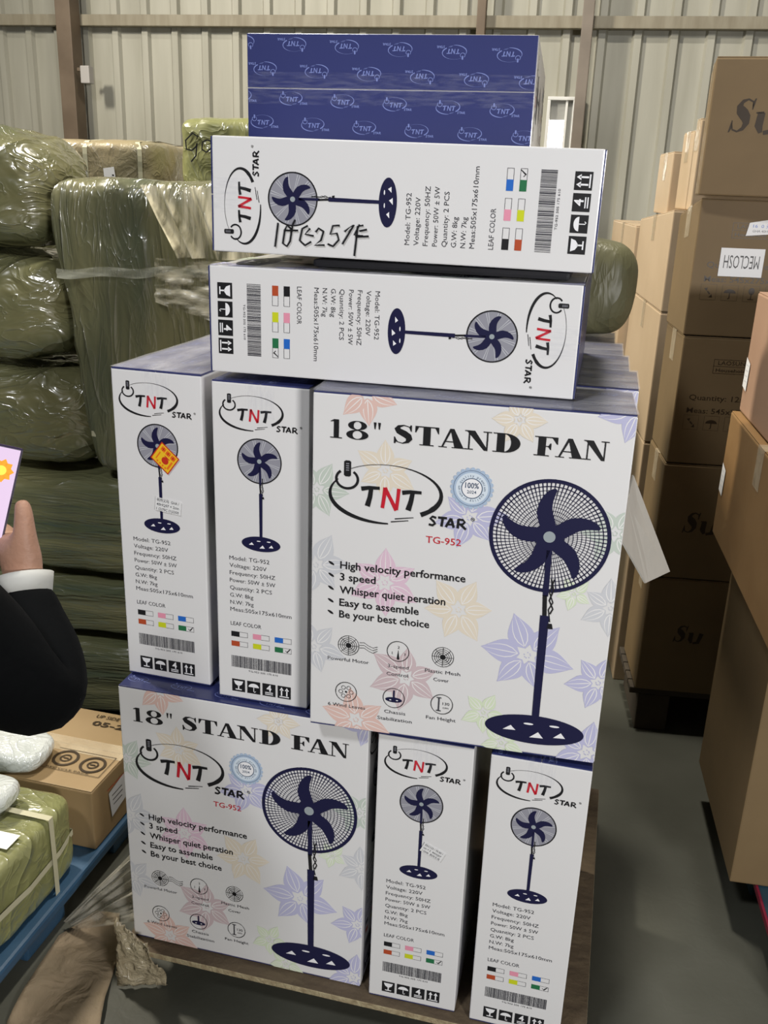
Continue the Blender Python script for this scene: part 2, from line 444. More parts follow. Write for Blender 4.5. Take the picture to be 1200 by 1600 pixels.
def handling_icons(P, xs, y0, s):
    for i, x in enumerate(xs):
        P.rect(x, y0, x + s, y0 + s, 'black', 3)
        X = lambda u: x + u * s; Y = lambda v: y0 + v * s
        if i == 0:
            P.poly([(X(.14), Y(.14)), (X(.86), Y(.14)), (X(.76), Y(.4)), (X(.56), Y(.54)), (X(.44), Y(.54)), (X(.24), Y(.4))], 'white', 4)
            P.rect(X(.455), Y(.5), X(.545), Y(.8), 'white', 4); P.rect(X(.26), Y(.79), X(.74), Y(.87), 'white', 4)
        if i == 1:
            P.poly([(X(.5 + .4 * math.cos(t)), Y(.48 - .3 * math.sin(t))) for t in (math.pi * k / 14 for k in range(15))], 'white', 4)
            P.strip([(X(.5), Y(.46)), (X(.5), Y(.82)), (X(.57), Y(.88)), (X(.64), Y(.8))], s * .05, 'white', 4)
        if i == 2:
            P.text('4', X(.5), Y(.6), s * .5, 'white', align='c', bold=.02)
            P.rect(X(.2), Y(.68), X(.8), Y(.75), 'white', 4); P.rect(X(.2), Y(.82), X(.8), Y(.89), 'white', 4)
        if i == 3:
            for u in (.3, .7):
                P.rect(X(u - .05), Y(.28), X(u + .05), Y(.78), 'white', 4); P.poly([(X(u), Y(.1)), (X(u + .16), Y(.36)), (X(u - .16), Y(.36))], 'white', 4)
            P.rect(X(.14), Y(.82), X(.86), Y(.9), 'white', 4)


SPEC = [('Model: TG-952', 76.5, 325.5), ('Voltage: 220V', 71, 340), ('Frequency: 50HZ', 87.5, 354.5), ('Power: 50W ± 5W', 87.5, 369), ('Quantity: 2 PCS', 81, 384), ('G.W: 8kg', 45, 398.7), ('N.W: 7kg', 45.5, 413), ('Meas:505x175x610mm', 118.5, 427)]


def narrow_print():
    P = Print()
    logo(P, lambda p: p)
    fan_picture(P, 85.5, 136, 40.5, (87.2, 289), (36.5, 14.2), False)
    for s, w, y in SPEC: P.text(s, 26.3, y, 7.6, 'grey', width=w, bold=.0)
    P.text('LEAF COLOR', 26.3, 456, 7.6, 'grey', width=60)
    for row, cs in enumerate((('black', 'pink', 'blue'), ('brown', 'lime', 'green'))):
        for c_i, c in enumerate(cs):
            x = 27 + 42.6 * c_i; y = 468.4 + 19.8 * row
            P.rect(x, y, x + 16.2, y + 10.5, c, 3)
            for a, b, cc, d in ((x + 16, y, x + 32.4, y + .6), (x + 16, y + 9.9, x + 32.4, y + 10.5), (x + 31.8, y, x + 32.4, y + 10.5)): P.rect(a, b, cc, d, 'grey', 3)
    P.strip([(133, 493), (136, 496.4), (142.5, 488.8)], [1.2, 2.4, 1.2], 'black', 4)
    barcode(P, 26.5, 518.6, 144.7, 542.5, 4); P.text('TG-952 505 175 610', 60, 549, 3.4, 'grey', width=58)
    handling_icons(P, (26.6, 57, 87.4, 117.6), 568, 26)
    return P


FLOWER_N = 0


def flower(P, cx, cy, r, c, ang0, n=6, only=None, lay=1, inner=.16):
    rnd = random.Random(int(cx * 13 + cy * 7))
    global FLOWER_N
    for k in range(n):
        if only and k not in only: continue
        FLOWER_N += 1; lay = .5 + (FLOWER_N % 130) * .03
        a = math.radians(ang0) + 2 * math.pi * k / n + rnd.uniform(-.1, .1); rr = r * rnd.uniform(.85, 1.1); w = rr * .31
        L = []; Rr = []
        for i in range(11):
            t = i / 10; d = rr * (inner + (1 - inner) * t); h = w * math.sin(math.pi * min(1, t * 1.02) ** .75) * (1 - .25 * t)
            if i == 10: h = 0
            L.append((cx + d * math.cos(a) - h * math.sin(a), cy + d * math.sin(a) + h * math.cos(a)))
            Rr.append((cx + d * math.cos(a) + h * math.sin(a), cy + d * math.sin(a) - h * math.cos(a)))
        P.poly(L + Rr[-2::-1], c, lay)
        for s in (-.62, 0, .62):
            v = []
            for i in range(6):
                t = i / 5 * (.78 if s else .9); d = rr * (inner + .04 + (1 - inner) * t); h = s * w * math.sin(math.pi * t ** .75) * .75
                v.append((cx + d * math.cos(a) - h * math.sin(a), cy + d * math.sin(a) + h * math.cos(a)))
            P.strip(v, [1.0, 1.5, 1.5, 1.1, .8, .3], 'f_vein', lay + .02)
    if not only:
        for k in range(7): P.ell(cx + r * .07 * math.cos(k * 2.4), cy + r * .07 * math.sin(k * 2.4), 1.2, 1.2, c, lay + .1, 8)


def front_print():
    P = Print()
    for f in ((88, -3, 52, 'f_salmon', 20, 6), (122, 122, 52, 'f_beige', 30, 6), (263, 188, 58, 'f_lilac', -75, 6), (8, 165, 52, 'f_green', -60, 6), (128, 318, 62, 'f_pink', -90, 6),
              (255, 352, 60, 'f_beige', -65, 6), (172, 492, 66, 'f_mauve', -85, 6), (85, 590, 60, 'f_salmon', -100, 6), (375, 420, 74, 'f_lilac', -110, 6), (492, 190, 50, 'f_green', -120, 6),
              (505, -10, 56, 'f_lilac', 100, 6), (8, 300, 58, 'f_grey', -70, 6), (6, 455, 58, 'f_grey', -50, 6), (500, 318, 48, 'f_grey', 150, 6), (495, 455, 52, 'f_lilac', 170, 6),
              (440, 300, 34, 'f_leaf', 170, 5), (310, 540, 44, 'f_leaf', -60, 5), (490, 590, 66, 'f_lilac', -150, 6), (345, 595, 44, 'f_leaf', 20, 5), (330, 20, 40, 'f_beige', 60, 6)):
        flower(P, *f)
    FLW = P.polys; P.polys = []
    headline(P, 43.5, 74.5, (('1', 29.3, 49), ('8', 55.5, 93), ('"', 100, 113), ('S', 132, 166), ('T', 168, 206), ('A', 206, 249), ('N', 247, 289), ('D', 291.5, 334), ('F', 355.5, 391), ('A', 388.5, 432), ('N', 430, 468)))
    # logo: narrow-face units scaled on to the front
    def f(p):
        return (59 + (p[0] - 31.5) * 1.62, 142 + (p[1] - 40.5) * 1.66)
    logo(P, f)
    P.text('TG-952', 194, 238, 11.5, 'red', width=58, bold=.004)
    # seal
    cx, cy = 263.5, 138
    for k in range(24):
        a = 2 * math.pi * k / 24; P.ell(cx + 31 * math.cos(a), cy + 31 * math.sin(a), 4, 4, 'sealblue', 3, 10)
    P.ell(cx, cy, 31, 31, 'sealblue', 4); P.ring(cx, cy, 29.5, 29.5, .7, 'sealdark', 5); P.ell(cx, cy, 26, 26, 'seallight', 5); P.ell(cx, cy, 16.5, 16.5, 'white', 6); P.ring(cx, cy, 16.5, 16.5, 1.4, 'sealdark', 7)
    P.text('100%', cx, cy - .5, 8.8, 'sealdark', width=22, align='c', bold=.02, l=7); P.text('2024', cx, cy + 8.5, 5, 'sealdark', width=15, align='c', bold=.015, l=7)
    for i, ch in enumerate('quality premium quality premium '):
        a = 2 * math.pi * i / 32 - math.pi * .86
        if ch != ' ': P.text(ch, cx + 19 * math.cos(a), cy + 19 * math.sin(a), 4.2, 'sealdark', rot=a + math.pi / 2, align='c', l=7)
    fan_picture(P, 392, 206.5, 95.5, (398, 560), (84, 27.5), True)
    for s, w, y, in (('High velocity performance', 213, 301), ('3 speed', 62, 322.5), ('Whisper quiet peration', 182, 346.5), ('Easy to assemble', 138, 370), ('Be your best choice', 157, 392)):
        P.text(s, 50.5, y, 13.2, 'black', width=w, bold=.016)
        P.ell(35.2, y - 8, 5.8, 2.2, 'black', 4, 16, rot=.55)
    # six round icons with captions
    def spoke_icon(x, y):
        for r in (18.5, 14.5, 11, 7.6): P.ring(x, y, r, r, .9, 'black', 4, 32)
        P.ell(x, y, 5, 5, 'black', 4, 16)
        for k in range(8): P.strip([(x, y), (x + 18.5 * math.cos(k * math.pi / 4), y + 18.5 * math.sin(k * math.pi / 4))], .7, 'black', 4)
    spoke_icon(68.5, 444); spoke_icon(234, 443.5)
    for k in range(3): P.strip([(88, 436 + 5 * k), (96, 435 + 5 * k), (104, 440 + 5 * k), (112, 443 + 5 * k), (120, 440 + 4 * k)], .9, 'black', 4)
    for x, y in ((156, 443.5), (66, 536), (152, 535.5), (237, 535)): P.ring(x, y, 19, 19, 1.2, 'black', 4, 40)
    P.text('1', 146, 450, 5, 'black', align='c'); P.text('2', 157, 438, 5, 'black', align='c'); P.text('3', 168, 450, 5, 'black', align='c')
    P.poly([(154.5, 456), (158.5, 456), (156.5, 440)], 'black', 4); P.ell(156.5, 457, 2.4, 2.4, 'black', 4, 12)
    for k in range(6):
        a = k * math.pi / 3; P.ring(66 + 9.5 * math.cos(a), 536 + 9.5 * math.sin(a), 3.6, 3.6, .8, 'black', 4, 14)
    P.ell(66, 536, 2, 2, 'black', 4, 10)
    P.ell(152, 539, 15, 5, 'navy', 4, 30); P.rect(150.5, 520, 153.5, 537, 'navy', 5); P.ell(146, 539.5, 2, 1, 'white', 5, 10); P.ell(158, 539.5, 2, 1, 'white', 5, 10)
    P.rect(230.5, 522, 233, 548, 'grey', 4); P.rect(227.5, 521.5, 236, 523.5, 'grey', 4); P.rect(227.5, 547, 236, 549, 'grey', 4); P.text('130', 238.5, 536, 5.4, 'grey', width=12); P.text('cm', 239, 543, 4, 'grey', width=10)
    for s, x, y, w in (('Powerful Motor', 68.5, 475.5, 74), ('3-speed', 157.5, 476, 37), ('Control', 156.5, 491.5, 38), ('Plastic Mesh', 235, 475.5, 61), ('Cover', 233.5, 491, 27), ('6 Wind Leaves', 67.5, 567, 68), ('Chassis', 155, 567, 38), ('Stabilization', 155, 581.5, 62), ('Fan Height', 237, 567, 52)):
        P.text(s, x, y, 6.4, 'grey', width=w, align='c')
    P.polys = FLW + [(a_, b_, c_ + 3) for a_, b_, c_ in P.polys]
    return P


def flap_print(up):
    P = Print()
    for r in range(2):
        for k in range(7):
            cx = -10 + 93 * k + (r * 40); cy = 24 + 42 * r + 3.2 * k - 10
            s = .36
            if up: f = lambda p, cx=cx, cy=cy: (cx + (p[0] - 80) * s, cy + (p[1] - 55) * s)
            else: f = lambda p, cx=cx, cy=cy: (cx - (p[0] - 80) * s, cy - (p[1] - 55) * s)
            logo(P, f, mono='paleblue')
    return P


# ------------------------------------------------------------------ the white fan carton (505 x 175 x 610 mm)
CW, CD, CH = 0.505, 0.175, 0.610
M_white = mat('white_board', (0.69, 0.685, 0.685), rough=0.38, spec=0.45, coat=0.25, coat_rough=0.12, bump=0.12, bump_scale=7, bump_dist=0.006)
M_blue = mat('blue_board', (0.026, 0.033, 0.125), rough=0.35, spec=0.45, coat=0.35, coat_rough=0.1, bump=0.15, bump_scale=9, bump_dist=0.006)
M_tape = film_mat('clear_tape', (0.55, 0.57, 0.7), 0.0, 0.05, 30, (1, 6, 1), rough=0.12, bump=0.3)
M_wrap = film_mat('lid_film', (0.50, 0.50, 0.55), 0.30, 0.62, 7, (1, 2.5, 1), rough=0.2, bump=0.5)
_CARTON = {}


def carton_meshes():
    if _CARTON: return _CARTON
    x, d = CW / 2, CD / 2
    bm = bmesh.new(); add_box(bm, -x, x, -d, d, 0.0025, CH - 0.0025, bevel=0.0022)
    verts = [tuple(v.co) for v in bm.verts]; bm.verts.index_update(); faces = [tuple(v.index for v in f.verts) for f in bm.faces]; bm.free()
    mats = [M_white]; fm = [0] * len(faces)
    fp = front_print(); npn = narrow_print(); c1 = (1.5, 1.5, 503.5, 608.5); c2 = (1.5, 1.5, 173.5, 608.5)
    emit_print(fp, lambda a, b, l: (-x + a / 1000, -d - l, CH - b / 1000), verts, faces, fm, mats, c1)
    emit_print(npn, lambda a, b, l: (x + l, -d + a / 1000, CH - b / 1000), verts, faces, fm, mats, c2)
    emit_print(npn, lambda a, b, l: (-x - l, d - a / 1000, CH - b / 1000), verts, faces, fm, mats, c2)
    o = mesh_obj('body', verts, faces, mats, None, fm); _CARTON['body'] = o.data; bpy.data.objects.remove(o)
    for nm, s in (('top_flap_near', -1), ('top_flap_far', 1)):
        bm = bmesh.new(); y0, y1 = (-d + .0008, -.0006) if s < 0 else (.0006, d - .0008)
        add_box(bm, -x + .0008, x - .0008, y0, y1, -.0013, .0013, bevel=.0009)
        verts = [tuple(v.co) for v in bm.verts]; bm.verts.index_update(); faces = [tuple(v.index for v in f.verts) for f in bm.faces]; bm.free()
        mats = [M_blue]; fm = [0] * len(faces)
        # upper flap seen with the near edge below: far flap strip is the upper half
        if s < 0: emit_print(flap_print(True), lambda a, b, l: (-x + a / 1000, -b / 1000, .0013 + l), verts, faces, fm, mats, (2, 2, 503, 86))
        else: emit_print(flap_print(False), lambda a, b, l: (-x + a / 1000, d - b / 1000, .0013 + l), verts, faces, fm, mats, (2, 2, 503, 85.5))
        o = mesh_obj('top_flap', verts, faces, mats, None, fm); _CARTON[nm] = o.data; bpy.data.objects.remove(o)
    bm = bmesh.new(); add_box(bm, -x + .0008, x - .0008, -d + .0008, d - .0008, -.0013, .0013, bevel=.0009)
    o = bm_obj('bottom_flap', bm, M_blue); _CARTON['bottom'] = o.data; bpy.data.objects.remove(o)
    bm = bmesh.new()
    add_box(bm, -x, x, -.026, .026, .0003, .0006); add_box(bm, x + .0007, x + .0010, -.026, .026, -.06, .0006); add_box(bm, -x - .0010, -x - .0007, -.026, .026, -.06, .0006)
    o = bm_obj('tape', bm, M_tape); _CARTON['tape'] = o.data; bpy.data.objects.remove(o)
    vs_ = []; fs_ = []
    for j in range(9):
        for i in range(25):
            px_, py_ = -x - .001 + (2 * x + .002) * i / 24, -d - .001 + (2 * d + .002) * j / 8
            vs_.append((px_, py_, .0022 * abs(noise.noise(Vector((px_ * 12, py_ * 25, 1))))))
    for j in range(8):
        for i in range(24):
            a_ = j * 25 + i; fs_.append((a_, a_ + 1, a_ + 26, a_ + 25))
    o = mesh_obj('stretch_film', vs_, fs_, M_wrap, None, None, True); _CARTON['film'] = o.data; bpy.data.objects.remove(o)
    return _CARTON


def fan_carton(mw, label, group='white fan cartons', film=False):
    md = carton_meshes(); e = empty('fan_carton', mw); tag(e, label, 'carton', group)
    def part(nm, me, z):
        o = bpy.data.objects.new(nm, me); COL.objects.link(o); o.parent = e; o.location = (0, 0, z); return o
    part('body', md['body'], 0); part('top_flap', md['top_flap_near'], CH - .0013); part('top_flap', md['top_flap_far'], CH - .0013)
    part('bottom_flap', md['bottom'], .0013); part('tape', md['tape'], CH + .0009)
    if film: part('stretch_film', md['film'], CH + .0016)
    return e


def pose(P0, yaw, kind, roll=0.0):
    """P0: upper left corner of the face turned to the viewer"""
    e = Vector((math.cos(yaw), math.sin(yaw), 0)); n = Vector((-math.sin(yaw), math.cos(yaw), 0)); z = Vector((0, 0, 1)); P0 = Vector(P0)
    e, z = e * math.cos(roll) + z * math.sin(roll), z * math.cos(roll) - e * math.sin(roll)
    if kind == 'front': return frame(e, n, z, P0 + e * CW / 2 + n * CD / 2 - z * CH)
    if kind == 'narrow': return frame(-n, e, z, P0 + e * CD / 2 + n * CW / 2 - z * CH)      # local +X towards the viewer
    if kind == 'lie_left': return frame(-n, z, -e, P0 + e * CH - z * CD / 2 + n * CW / 2)    # top of the print to the left
    if kind == 'lie_right': return frame(-n, -z, e, P0 - z * CD / 2 + n * CW / 2)            # top of the print to the right
    if kind == 'lid': return frame(e, z, -n, P0 + e * CW / 2 - z * CD / 2 + n * CH)          # blue lid to the viewer


D2R = math.radians

# ------------------------------------------------------------------ structure: floor, walls, roof, posts, girts, window
WYAW = -0.195
WE = Vector((math.cos(WYAW), math.sin(WYAW), 0)); WN = Vector((-math.sin(WYAW), math.cos(WYAW), 0))
WB = 6.2 * math.cos(WYAW)         # distance of the rear wall along WN
M_floor = mat('floor_concrete', (0.053, 0.054, 0.042), rough=0.45, spec=0.35, color2=(0.08, 0.081, 0.065), color_scale=2.2, bump=0.08, bump_scale=30)
M_sheet = mat('wall_sheet', (0.42, 0.41, 0.345), rough=0.5, spec=0.35, color2=(0.35, 0.34, 0.28), color_scale=2.0, color_stretch=(5, 5, 0.5), bump=0.05, bump_scale=3)
M_post = mat('post_brown', (0.12, 0.085, 0.055), rough=0.6, color2=(0.17, 0.125, 0.085), color_scale=5)
M_girt = mat('girt_grey', (0.23, 0.20, 0.14), rough=0.6, color2=(0.30, 0.27, 0.20), color_scale=4, color_stretch=(6, 6, 1))
M_plain = mat('plain_wall', (0.13, 0.13, 0.12), rough=0.7)


def wall_pt(a, b, z): return WE * a + WN * b + Vector((0, 0, z))


structure(mesh_obj('floor', [wall_pt(-7, -6, 0), wall_pt(7, -6, 0), wall_pt(7, WB + .2, 0), wall_pt(-7, WB + .2, 0)], [(0, 1, 2, 3)], M_floor))
# corrugated sheet with trapezoid ribs every 200 mm, with the window opening left free
prof = []
a = -7.0
while a < 7.0:
    prof += [(a, 0.0), (a + .135, 0.0), (a + .148, -.026), (a + .187, -.026)]; a += .2
WIN_A0, WIN_A1, WIN_Z0, WIN_Z1 = None, None, None, None
wl = at(857, 152, 6.02); wr = at(902, 150, 6.0)
WIN_A0 = wl.dot(WE); WIN_A1 = wr.dot(WE); WIN_Z1 = wl.z; WIN_Z0 = WIN_Z1 - .62
vs = []; fs = []
bands = [(0, WIN_Z0), (WIN_Z0, WIN_Z1), (WIN_Z1, 5.2)]
for bi, (z0, z1) in enumerate(bands):
    for i in range(len(prof) - 1):
        (a0, d0), (a1, d1) = prof[i], prof[i + 1]
        if bi == 1 and a1 > WIN_A0 and a0 < WIN_A1:
            if a0 < WIN_A0 - 1e-4: a1, d1 = WIN_A0, d0 + (d1 - d0) * (WIN_A0 - a0) / (a1 - a0)
            elif a1 > WIN_A1 + 1e-4: a0, d0 = WIN_A1, d0 + (d1 - d0) * (WIN_A1 - a0) / (a1 - a0)
            else: continue
        n0 = len(vs); vs += [wall_pt(a0, WB + d0, z0), wall_pt(a1, WB + d1, z0), wall_pt(a1, WB + d1, z1), wall_pt(a0, WB + d0, z1)]
        fs.append((n0, n0 + 1, n0 + 2, n0 + 3))
structure(mesh_obj('wall_back', vs, fs, M_sheet))
structure(mesh_obj('wall_left', [wall_pt(-7, -6, 0), wall_pt(-7, WB, 0), wall_pt(-7, WB, 5.2), wall_pt(-7, -6, 5.2)], [(0, 1, 2, 3)], M_plain))
structure(mesh_obj('wall_right', [wall_pt(7, WB, 0), wall_pt(7, -6, 0), wall_pt(7, -6, 5.2), wall_pt(7, WB, 5.2)], [(0, 1, 2, 3)], M_plain))
structure(mesh_obj('wall_front', [wall_pt(7, -6, 0), wall_pt(-7, -6, 0), wall_pt(-7, -6, 5.2), wall_pt(7, -6, 5.2)], [(0, 1, 2, 3)], M_plain))
structure(mesh_obj('ceiling', [wall_pt(-7, -6, 5.2), wall_pt(-7, WB, 5.2), wall_pt(7, WB, 5.2), wall_pt(7, -6, 5.2)], [(0, 1, 2, 3)], M_plain))


def wall_box(name, a0, a1, b0, b1, z0, z1, m):
    bm = bmesh.new(); add_box(bm, a0, a1, b0, b1, z0, z1, bevel=.004); o = bm_obj(name, bm, m); o.matrix_world = Matrix.Rotation(WYAW, 4, 'Z'); return structure(o)


gz = at(920, 39, 6.0).z
wall_box('trim_1', -7, 7, WB - .09, WB - .028, gz - .032, gz + .032, M_girt)
for i, (px, py, w, dd) in enumerate(((120, 60, .10, .12), (913, 100, .062, .10), (755, 50, .05, .06))):
    p = at(px, py, 6.55 if i == 0 else 6.0 if i == 1 else 6.1); ac = p.dot(WE)
    wall_box('trim_%d' % (i + 2), ac - w / 2, ac + w / 2, WB - .09 - dd, WB - .09 + (.0 if i < 2 else .0), 0, 5.2, M_post if i != 1 else mat('post_grey', (0.17, 0.14, 0.11), rough=.55, color2=(.24, .2, .16), color_scale=4))

# window: white frame, two panes, left one slid open with daylight behind
M_frame = mat('window_white', (0.75, 0.75, 0.72), rough=0.4)
M_pane = mat('window_pane', (0.33, 0.33, 0.31), rough=0.15, spec=0.6)
M_day = mat('daylight', (0.9, 0.9, 0.9), rough=1, emit=(1.0, 0.97, 0.9), emit_str=14.0)
wroot = empty('window_1', Matrix.Translation(wall_pt((WIN_A0 + WIN_A1) / 2, WB - .02, WIN_Z0)) @ Matrix.Rotation(WYAW, 4, 'Z')); structure(wroot)
hw = (WIN_A1 - WIN_A0) / 2; hh = WIN_Z1 - WIN_Z0; t = .018
bm = bmesh.new()
add_box(bm, -hw, hw, -.05, .03, hh - t, hh, .003); add_box(bm, -hw, hw, -.05, .03, 0, t, .003); add_box(bm, -hw, -hw + t, -.05, .03, t, hh - t, .003); add_box(bm, hw - t, hw, -.05, .03, t, hh - t, .003)
bm_obj('window_frame', bm, M_frame, wroot)
box_obj('mullion', (.022, .036, -.03, .01, t, hh - t), M_frame, wroot, .002)
box_obj('window_pane', (.036, hw - t, -.008, -.002, t, hh - t), M_pane, wroot, .0)
box_obj('window_pane', (-hw + t, .022, -.008, -.002, hh - .125, hh - t), M_pane, wroot, .0)
box_obj('daylight_opening', (-hw + t, .026, .012, .018, t, hh - .115), M_day, wroot, .0)

# small socket box on the left post
s = at(136, 117, 6.36); so = empty('wall_socket', Matrix.Translation(s) @ Matrix.Rotation(WYAW, 4, 'Z')); tag(so, 'small pale junction box hanging beside the brown wall post', 'socket')
box_obj('housing', (-.03, .03, -.03, .03, -.05, .05), mat('socket_pale', (.42, .40, .38), rough=.5), so, .006)
box_obj('conduit', (-.06, -.03, -.012, .012, .02, .04), M_post, so, .003)

# ------------------------------------------------------------------ pallet under the fan cartons
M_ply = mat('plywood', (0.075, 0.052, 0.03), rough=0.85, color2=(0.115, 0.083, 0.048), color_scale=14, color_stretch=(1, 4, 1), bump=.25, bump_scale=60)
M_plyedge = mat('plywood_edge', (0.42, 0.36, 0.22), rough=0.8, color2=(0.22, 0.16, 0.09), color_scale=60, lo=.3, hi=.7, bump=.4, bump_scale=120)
M_wood = mat('pallet_wood', (0.055, 0.042, 0.026), rough=0.85, color2=(0.04, 0.03, 0.02), color_scale=10)
PY = D2R(-13.3)
e = Vector((math.cos(PY), math.sin(PY), 0)); n = Vector((-math.sin(PY), math.cos(PY), 0))
o0 = Vector((-.504, 1.6, 0)) - e * .012 - n * .034
proot = empty('pallet', frame(e, n, Vector((0, 0, 1)), o0)); tag(proot, 'low wooden pallet with a plywood deck under the white fan cartons', 'pallet')
PL, PDp = .97, .86
bm = bmesh.new(); add_box(bm, 0, PL, 0, PDp, .094, .1085, bevel=.002)
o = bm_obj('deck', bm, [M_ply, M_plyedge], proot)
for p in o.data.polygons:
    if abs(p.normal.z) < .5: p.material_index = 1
for yy in (.10, .40, .74): box_obj('runner', (.03, PL - .03, yy, yy + .09, .0, .094), M_wood, proot, .004)

# ------------------------------------------------------------------ the fan cartons
Z1 = .110 + CH; Z2 = Z1 + .003 + CH
fan_carton(pose((-.504, 1.600, Z1), D2R(-13.34), 'front'), 'big-picture fan carton on the pallet, lower left, 18 inch headline')
cE = fan_carton(pose((.005, 1.466, Z1), D2R(-12.43), 'narrow'), 'narrow upright fan carton on the pallet, middle of the bottom row')
fan_carton(pose((.204, 1.414, Z1), D2R(-13.52), 'narrow'), 'narrow upright fan carton at the right end of the bottom row')
cA = fan_carton(pose((-.494, 1.647, Z2), D2R(-14.85), 'narrow'), 'narrow upright fan carton with a yellow diamond sticker, left of the upper row', film=True)
fan_carton(pose((-.301, 1.570, Z2), D2R(-13.3), 'narrow'), 'narrow upright fan carton between the stickered carton and the big-picture one')
fan_carton(pose((-.120, 1.473, Z2 + .008), D2R(-10.9), 'front'), 'big-picture fan carton in the upper row, beside the right aisle', film=True)
ZG = Z2 + .0125 + CD
fan_carton(pose((-.304, 1.581, ZG), D2R(-12.5), 'lie_right', D2R(.1)), 'fan carton lying on its side with its logo at the right end')
ZH = 1.7185
cH = fan_carton(pose((-.294, 1.577, ZH), D2R(-11.6), 'lie_left', D2R(-.4)), 'fan carton lying on its side with black handwriting across it')
fan_carton(pose((-.270, 1.811, ZH + .0025 + CD), D2R(-9.5), 'lid', D2R(.2)), 'topmost fan carton showing its blue logo-patterned lid')
# rows behind the big-picture carton: only their lids and right ends show
rear = []
for k, (rx, ry) in enumerate(((.425, 1.572), (.450, 1.747), (.478, 1.922), (.500, 2.098))):
    yaw = D2R(-12.5); P0 = Vector((rx, ry, Z2 + .008 - .001 * k)) - Vector((math.cos(yaw), math.sin(yaw), 0)) * CW
    rear.append(fan_carton(pose(P0, yaw, 'front'), film=True, label=['fan carton directly behind the upper big-picture carton, with a loose white flap', 'second fan carton behind the upper big-picture one, lid edge showing',
                'third fan carton behind the upper big-picture one, lid edge showing', 'rearmost fan carton of the upper row, under the olive sack'][k]))
# the row under them and behind the lower left carton
for k in range(2):
    yaw = D2R(-13.34); P0 = Vector((-.504, 1.6, Z1)) + Vector((-math.sin(yaw), math.cos(yaw), 0)) * (.177 * (k + 1))
    fan_carton(pose(P0, yaw, 'front'), 'fan carton hidden in the bottom row behind the lower left carton', 'hidden fan cartons')
# dark packing between the two lying cartons
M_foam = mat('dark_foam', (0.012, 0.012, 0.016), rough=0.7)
yaw = D2R(-12.22); e = Vector((math.cos(yaw), math.sin(yaw), 0)); n = Vector((-math.sin(yaw), math.cos(yaw), 0))
sp_ = empty('packing_pad', frame(e, n, Vector((0, 0, 1)), Vector((-.304, 1.581, ZG + .0015)))); tag(sp_, 'black packing pad between the two fan cartons lying on their sides', 'packing')
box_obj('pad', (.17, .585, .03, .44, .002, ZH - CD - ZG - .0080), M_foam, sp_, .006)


def decal_on(root, name, P, place, label=None, mats0=None, clip=None):
    verts = []; faces = []; fm = []; mats = []
    emit_print(P, place, verts, faces, fm, mats, clip, base=.0012)
    body_ = [c for c in root.children if c.name.split('.')[0] == 'body']
    o = mesh_obj(name, verts, faces, mats, body_[0] if body_ else root, fm)
    if label: o['label'] = label
    return o


xh, dh = CW / 2, CD / 2
right_face = lambda a, b, l: (xh + l, -dh + a / 1000, CH - b / 1000)
# handwriting: face millimetres; screen right is +y, screen up is +x for this carton lying with its top to the left
HWP = [[(49, 113), (12, 108)], [(40, 136), (46, 128), (38, 124), (18, 121), (14, 128), (22, 133), (47, 137), (55, 141)], [(38, 124), (39, 146)], [(47, 162), (42, 153), (24, 149), (17, 158), (23, 168)], [(43, 166), (34, 158), (32, 172)],
       [(38, 175), (44, 180), (40, 188), (26, 184), (18, 174), (19, 190)], [(50, 214), (49, 203), (36, 199), (38, 210), (28, 213), (18, 204), (21, 195)], [(41, 222), (52, 237), (22, 219)],
       [(53, 246), (37, 238), (36, 252)], [(52, 252), (50, 243), (5, 239)], [(46, 258), (43, 246)], [(36, 261), (34, 240)]]
P = Print()
for st in HWP: P.strip([(a, b) for a, b in st], [3.0] * len(st), 'black', 9)
decal_on(cH, 'marker_writing', P, right_face, 'handwritten figures in thick black marker')
# yellow sticker and clear address slips
P = Print(); q = Print()
q.rect(-15, -14, 15, 14, 'labelred', 9); q.rect(-13.6, -12.6, 13.6, 12.6, 'labelyellow', 10)
for i in range(3): q.rect(-11 + 8 * i, -11, -4.6 + 8 * i, -5, 'orange', 11); q.strip([(-10.5 + 8 * i, -8), (-5 + 8 * i, -8)], 1, 'labelred', 12); q.strip([(-7.8 + 8 * i, -10.6), (-7.8 + 8 * i, -5.4)], 1, 'labelred', 12)
q.ell(2, 2.5, 5, 4.6, 'labelred', 11, 18); q.strip([(-9, -2), (-9, 9)], 1.6, 'orange', 11); q.strip([(-2, -2.5), (6, -2.5)], 1.2, 'labelred', 11)
for i in range(4): q.rect(-7 + 4.4 * i, 8.6, -4.6 + 4.4 * i, 11, 'orange', 11)
q.rect(9, -3, 11.5, 9, 'orange', 11)
P.extend(q.transformed(lambda p: (100 + p[0] * 1.12 - p[1] * .86, 157 + p[0] * .98 + p[1] * 1.12)))
decal_on(cA, 'sticker', P, right_face, 'yellow and red price sticker stuck on askew')
M_slip = mat('slip_paper', (0.62, 0.62, 0.60), rough=.5)


def slip(root, cx, cy, w, h, rot, lines):
    ca, sa = math.cos(rot), math.sin(rot); tf = lambda p: (cx + p[0] * ca - p[1] * sa, cy + p[0] * sa + p[1] * ca)
    P = Print(); q = Print(); q.rect(-w / 2, -h / 2, w / 2, h / 2, 'labelwhite', 8)
    for i, s in enumerate(lines): q.text(s, -w / 2 + 3, -h / 2 + (i + .8) * h / len(lines), h / len(lines) * .55, 'grey', width=w - 7, l=9, bold=.012)
    P.extend(q.transformed(tf)); return decal_on(root, 'address_slip', P, right_face, 'clear slip with three lines of small grey text')


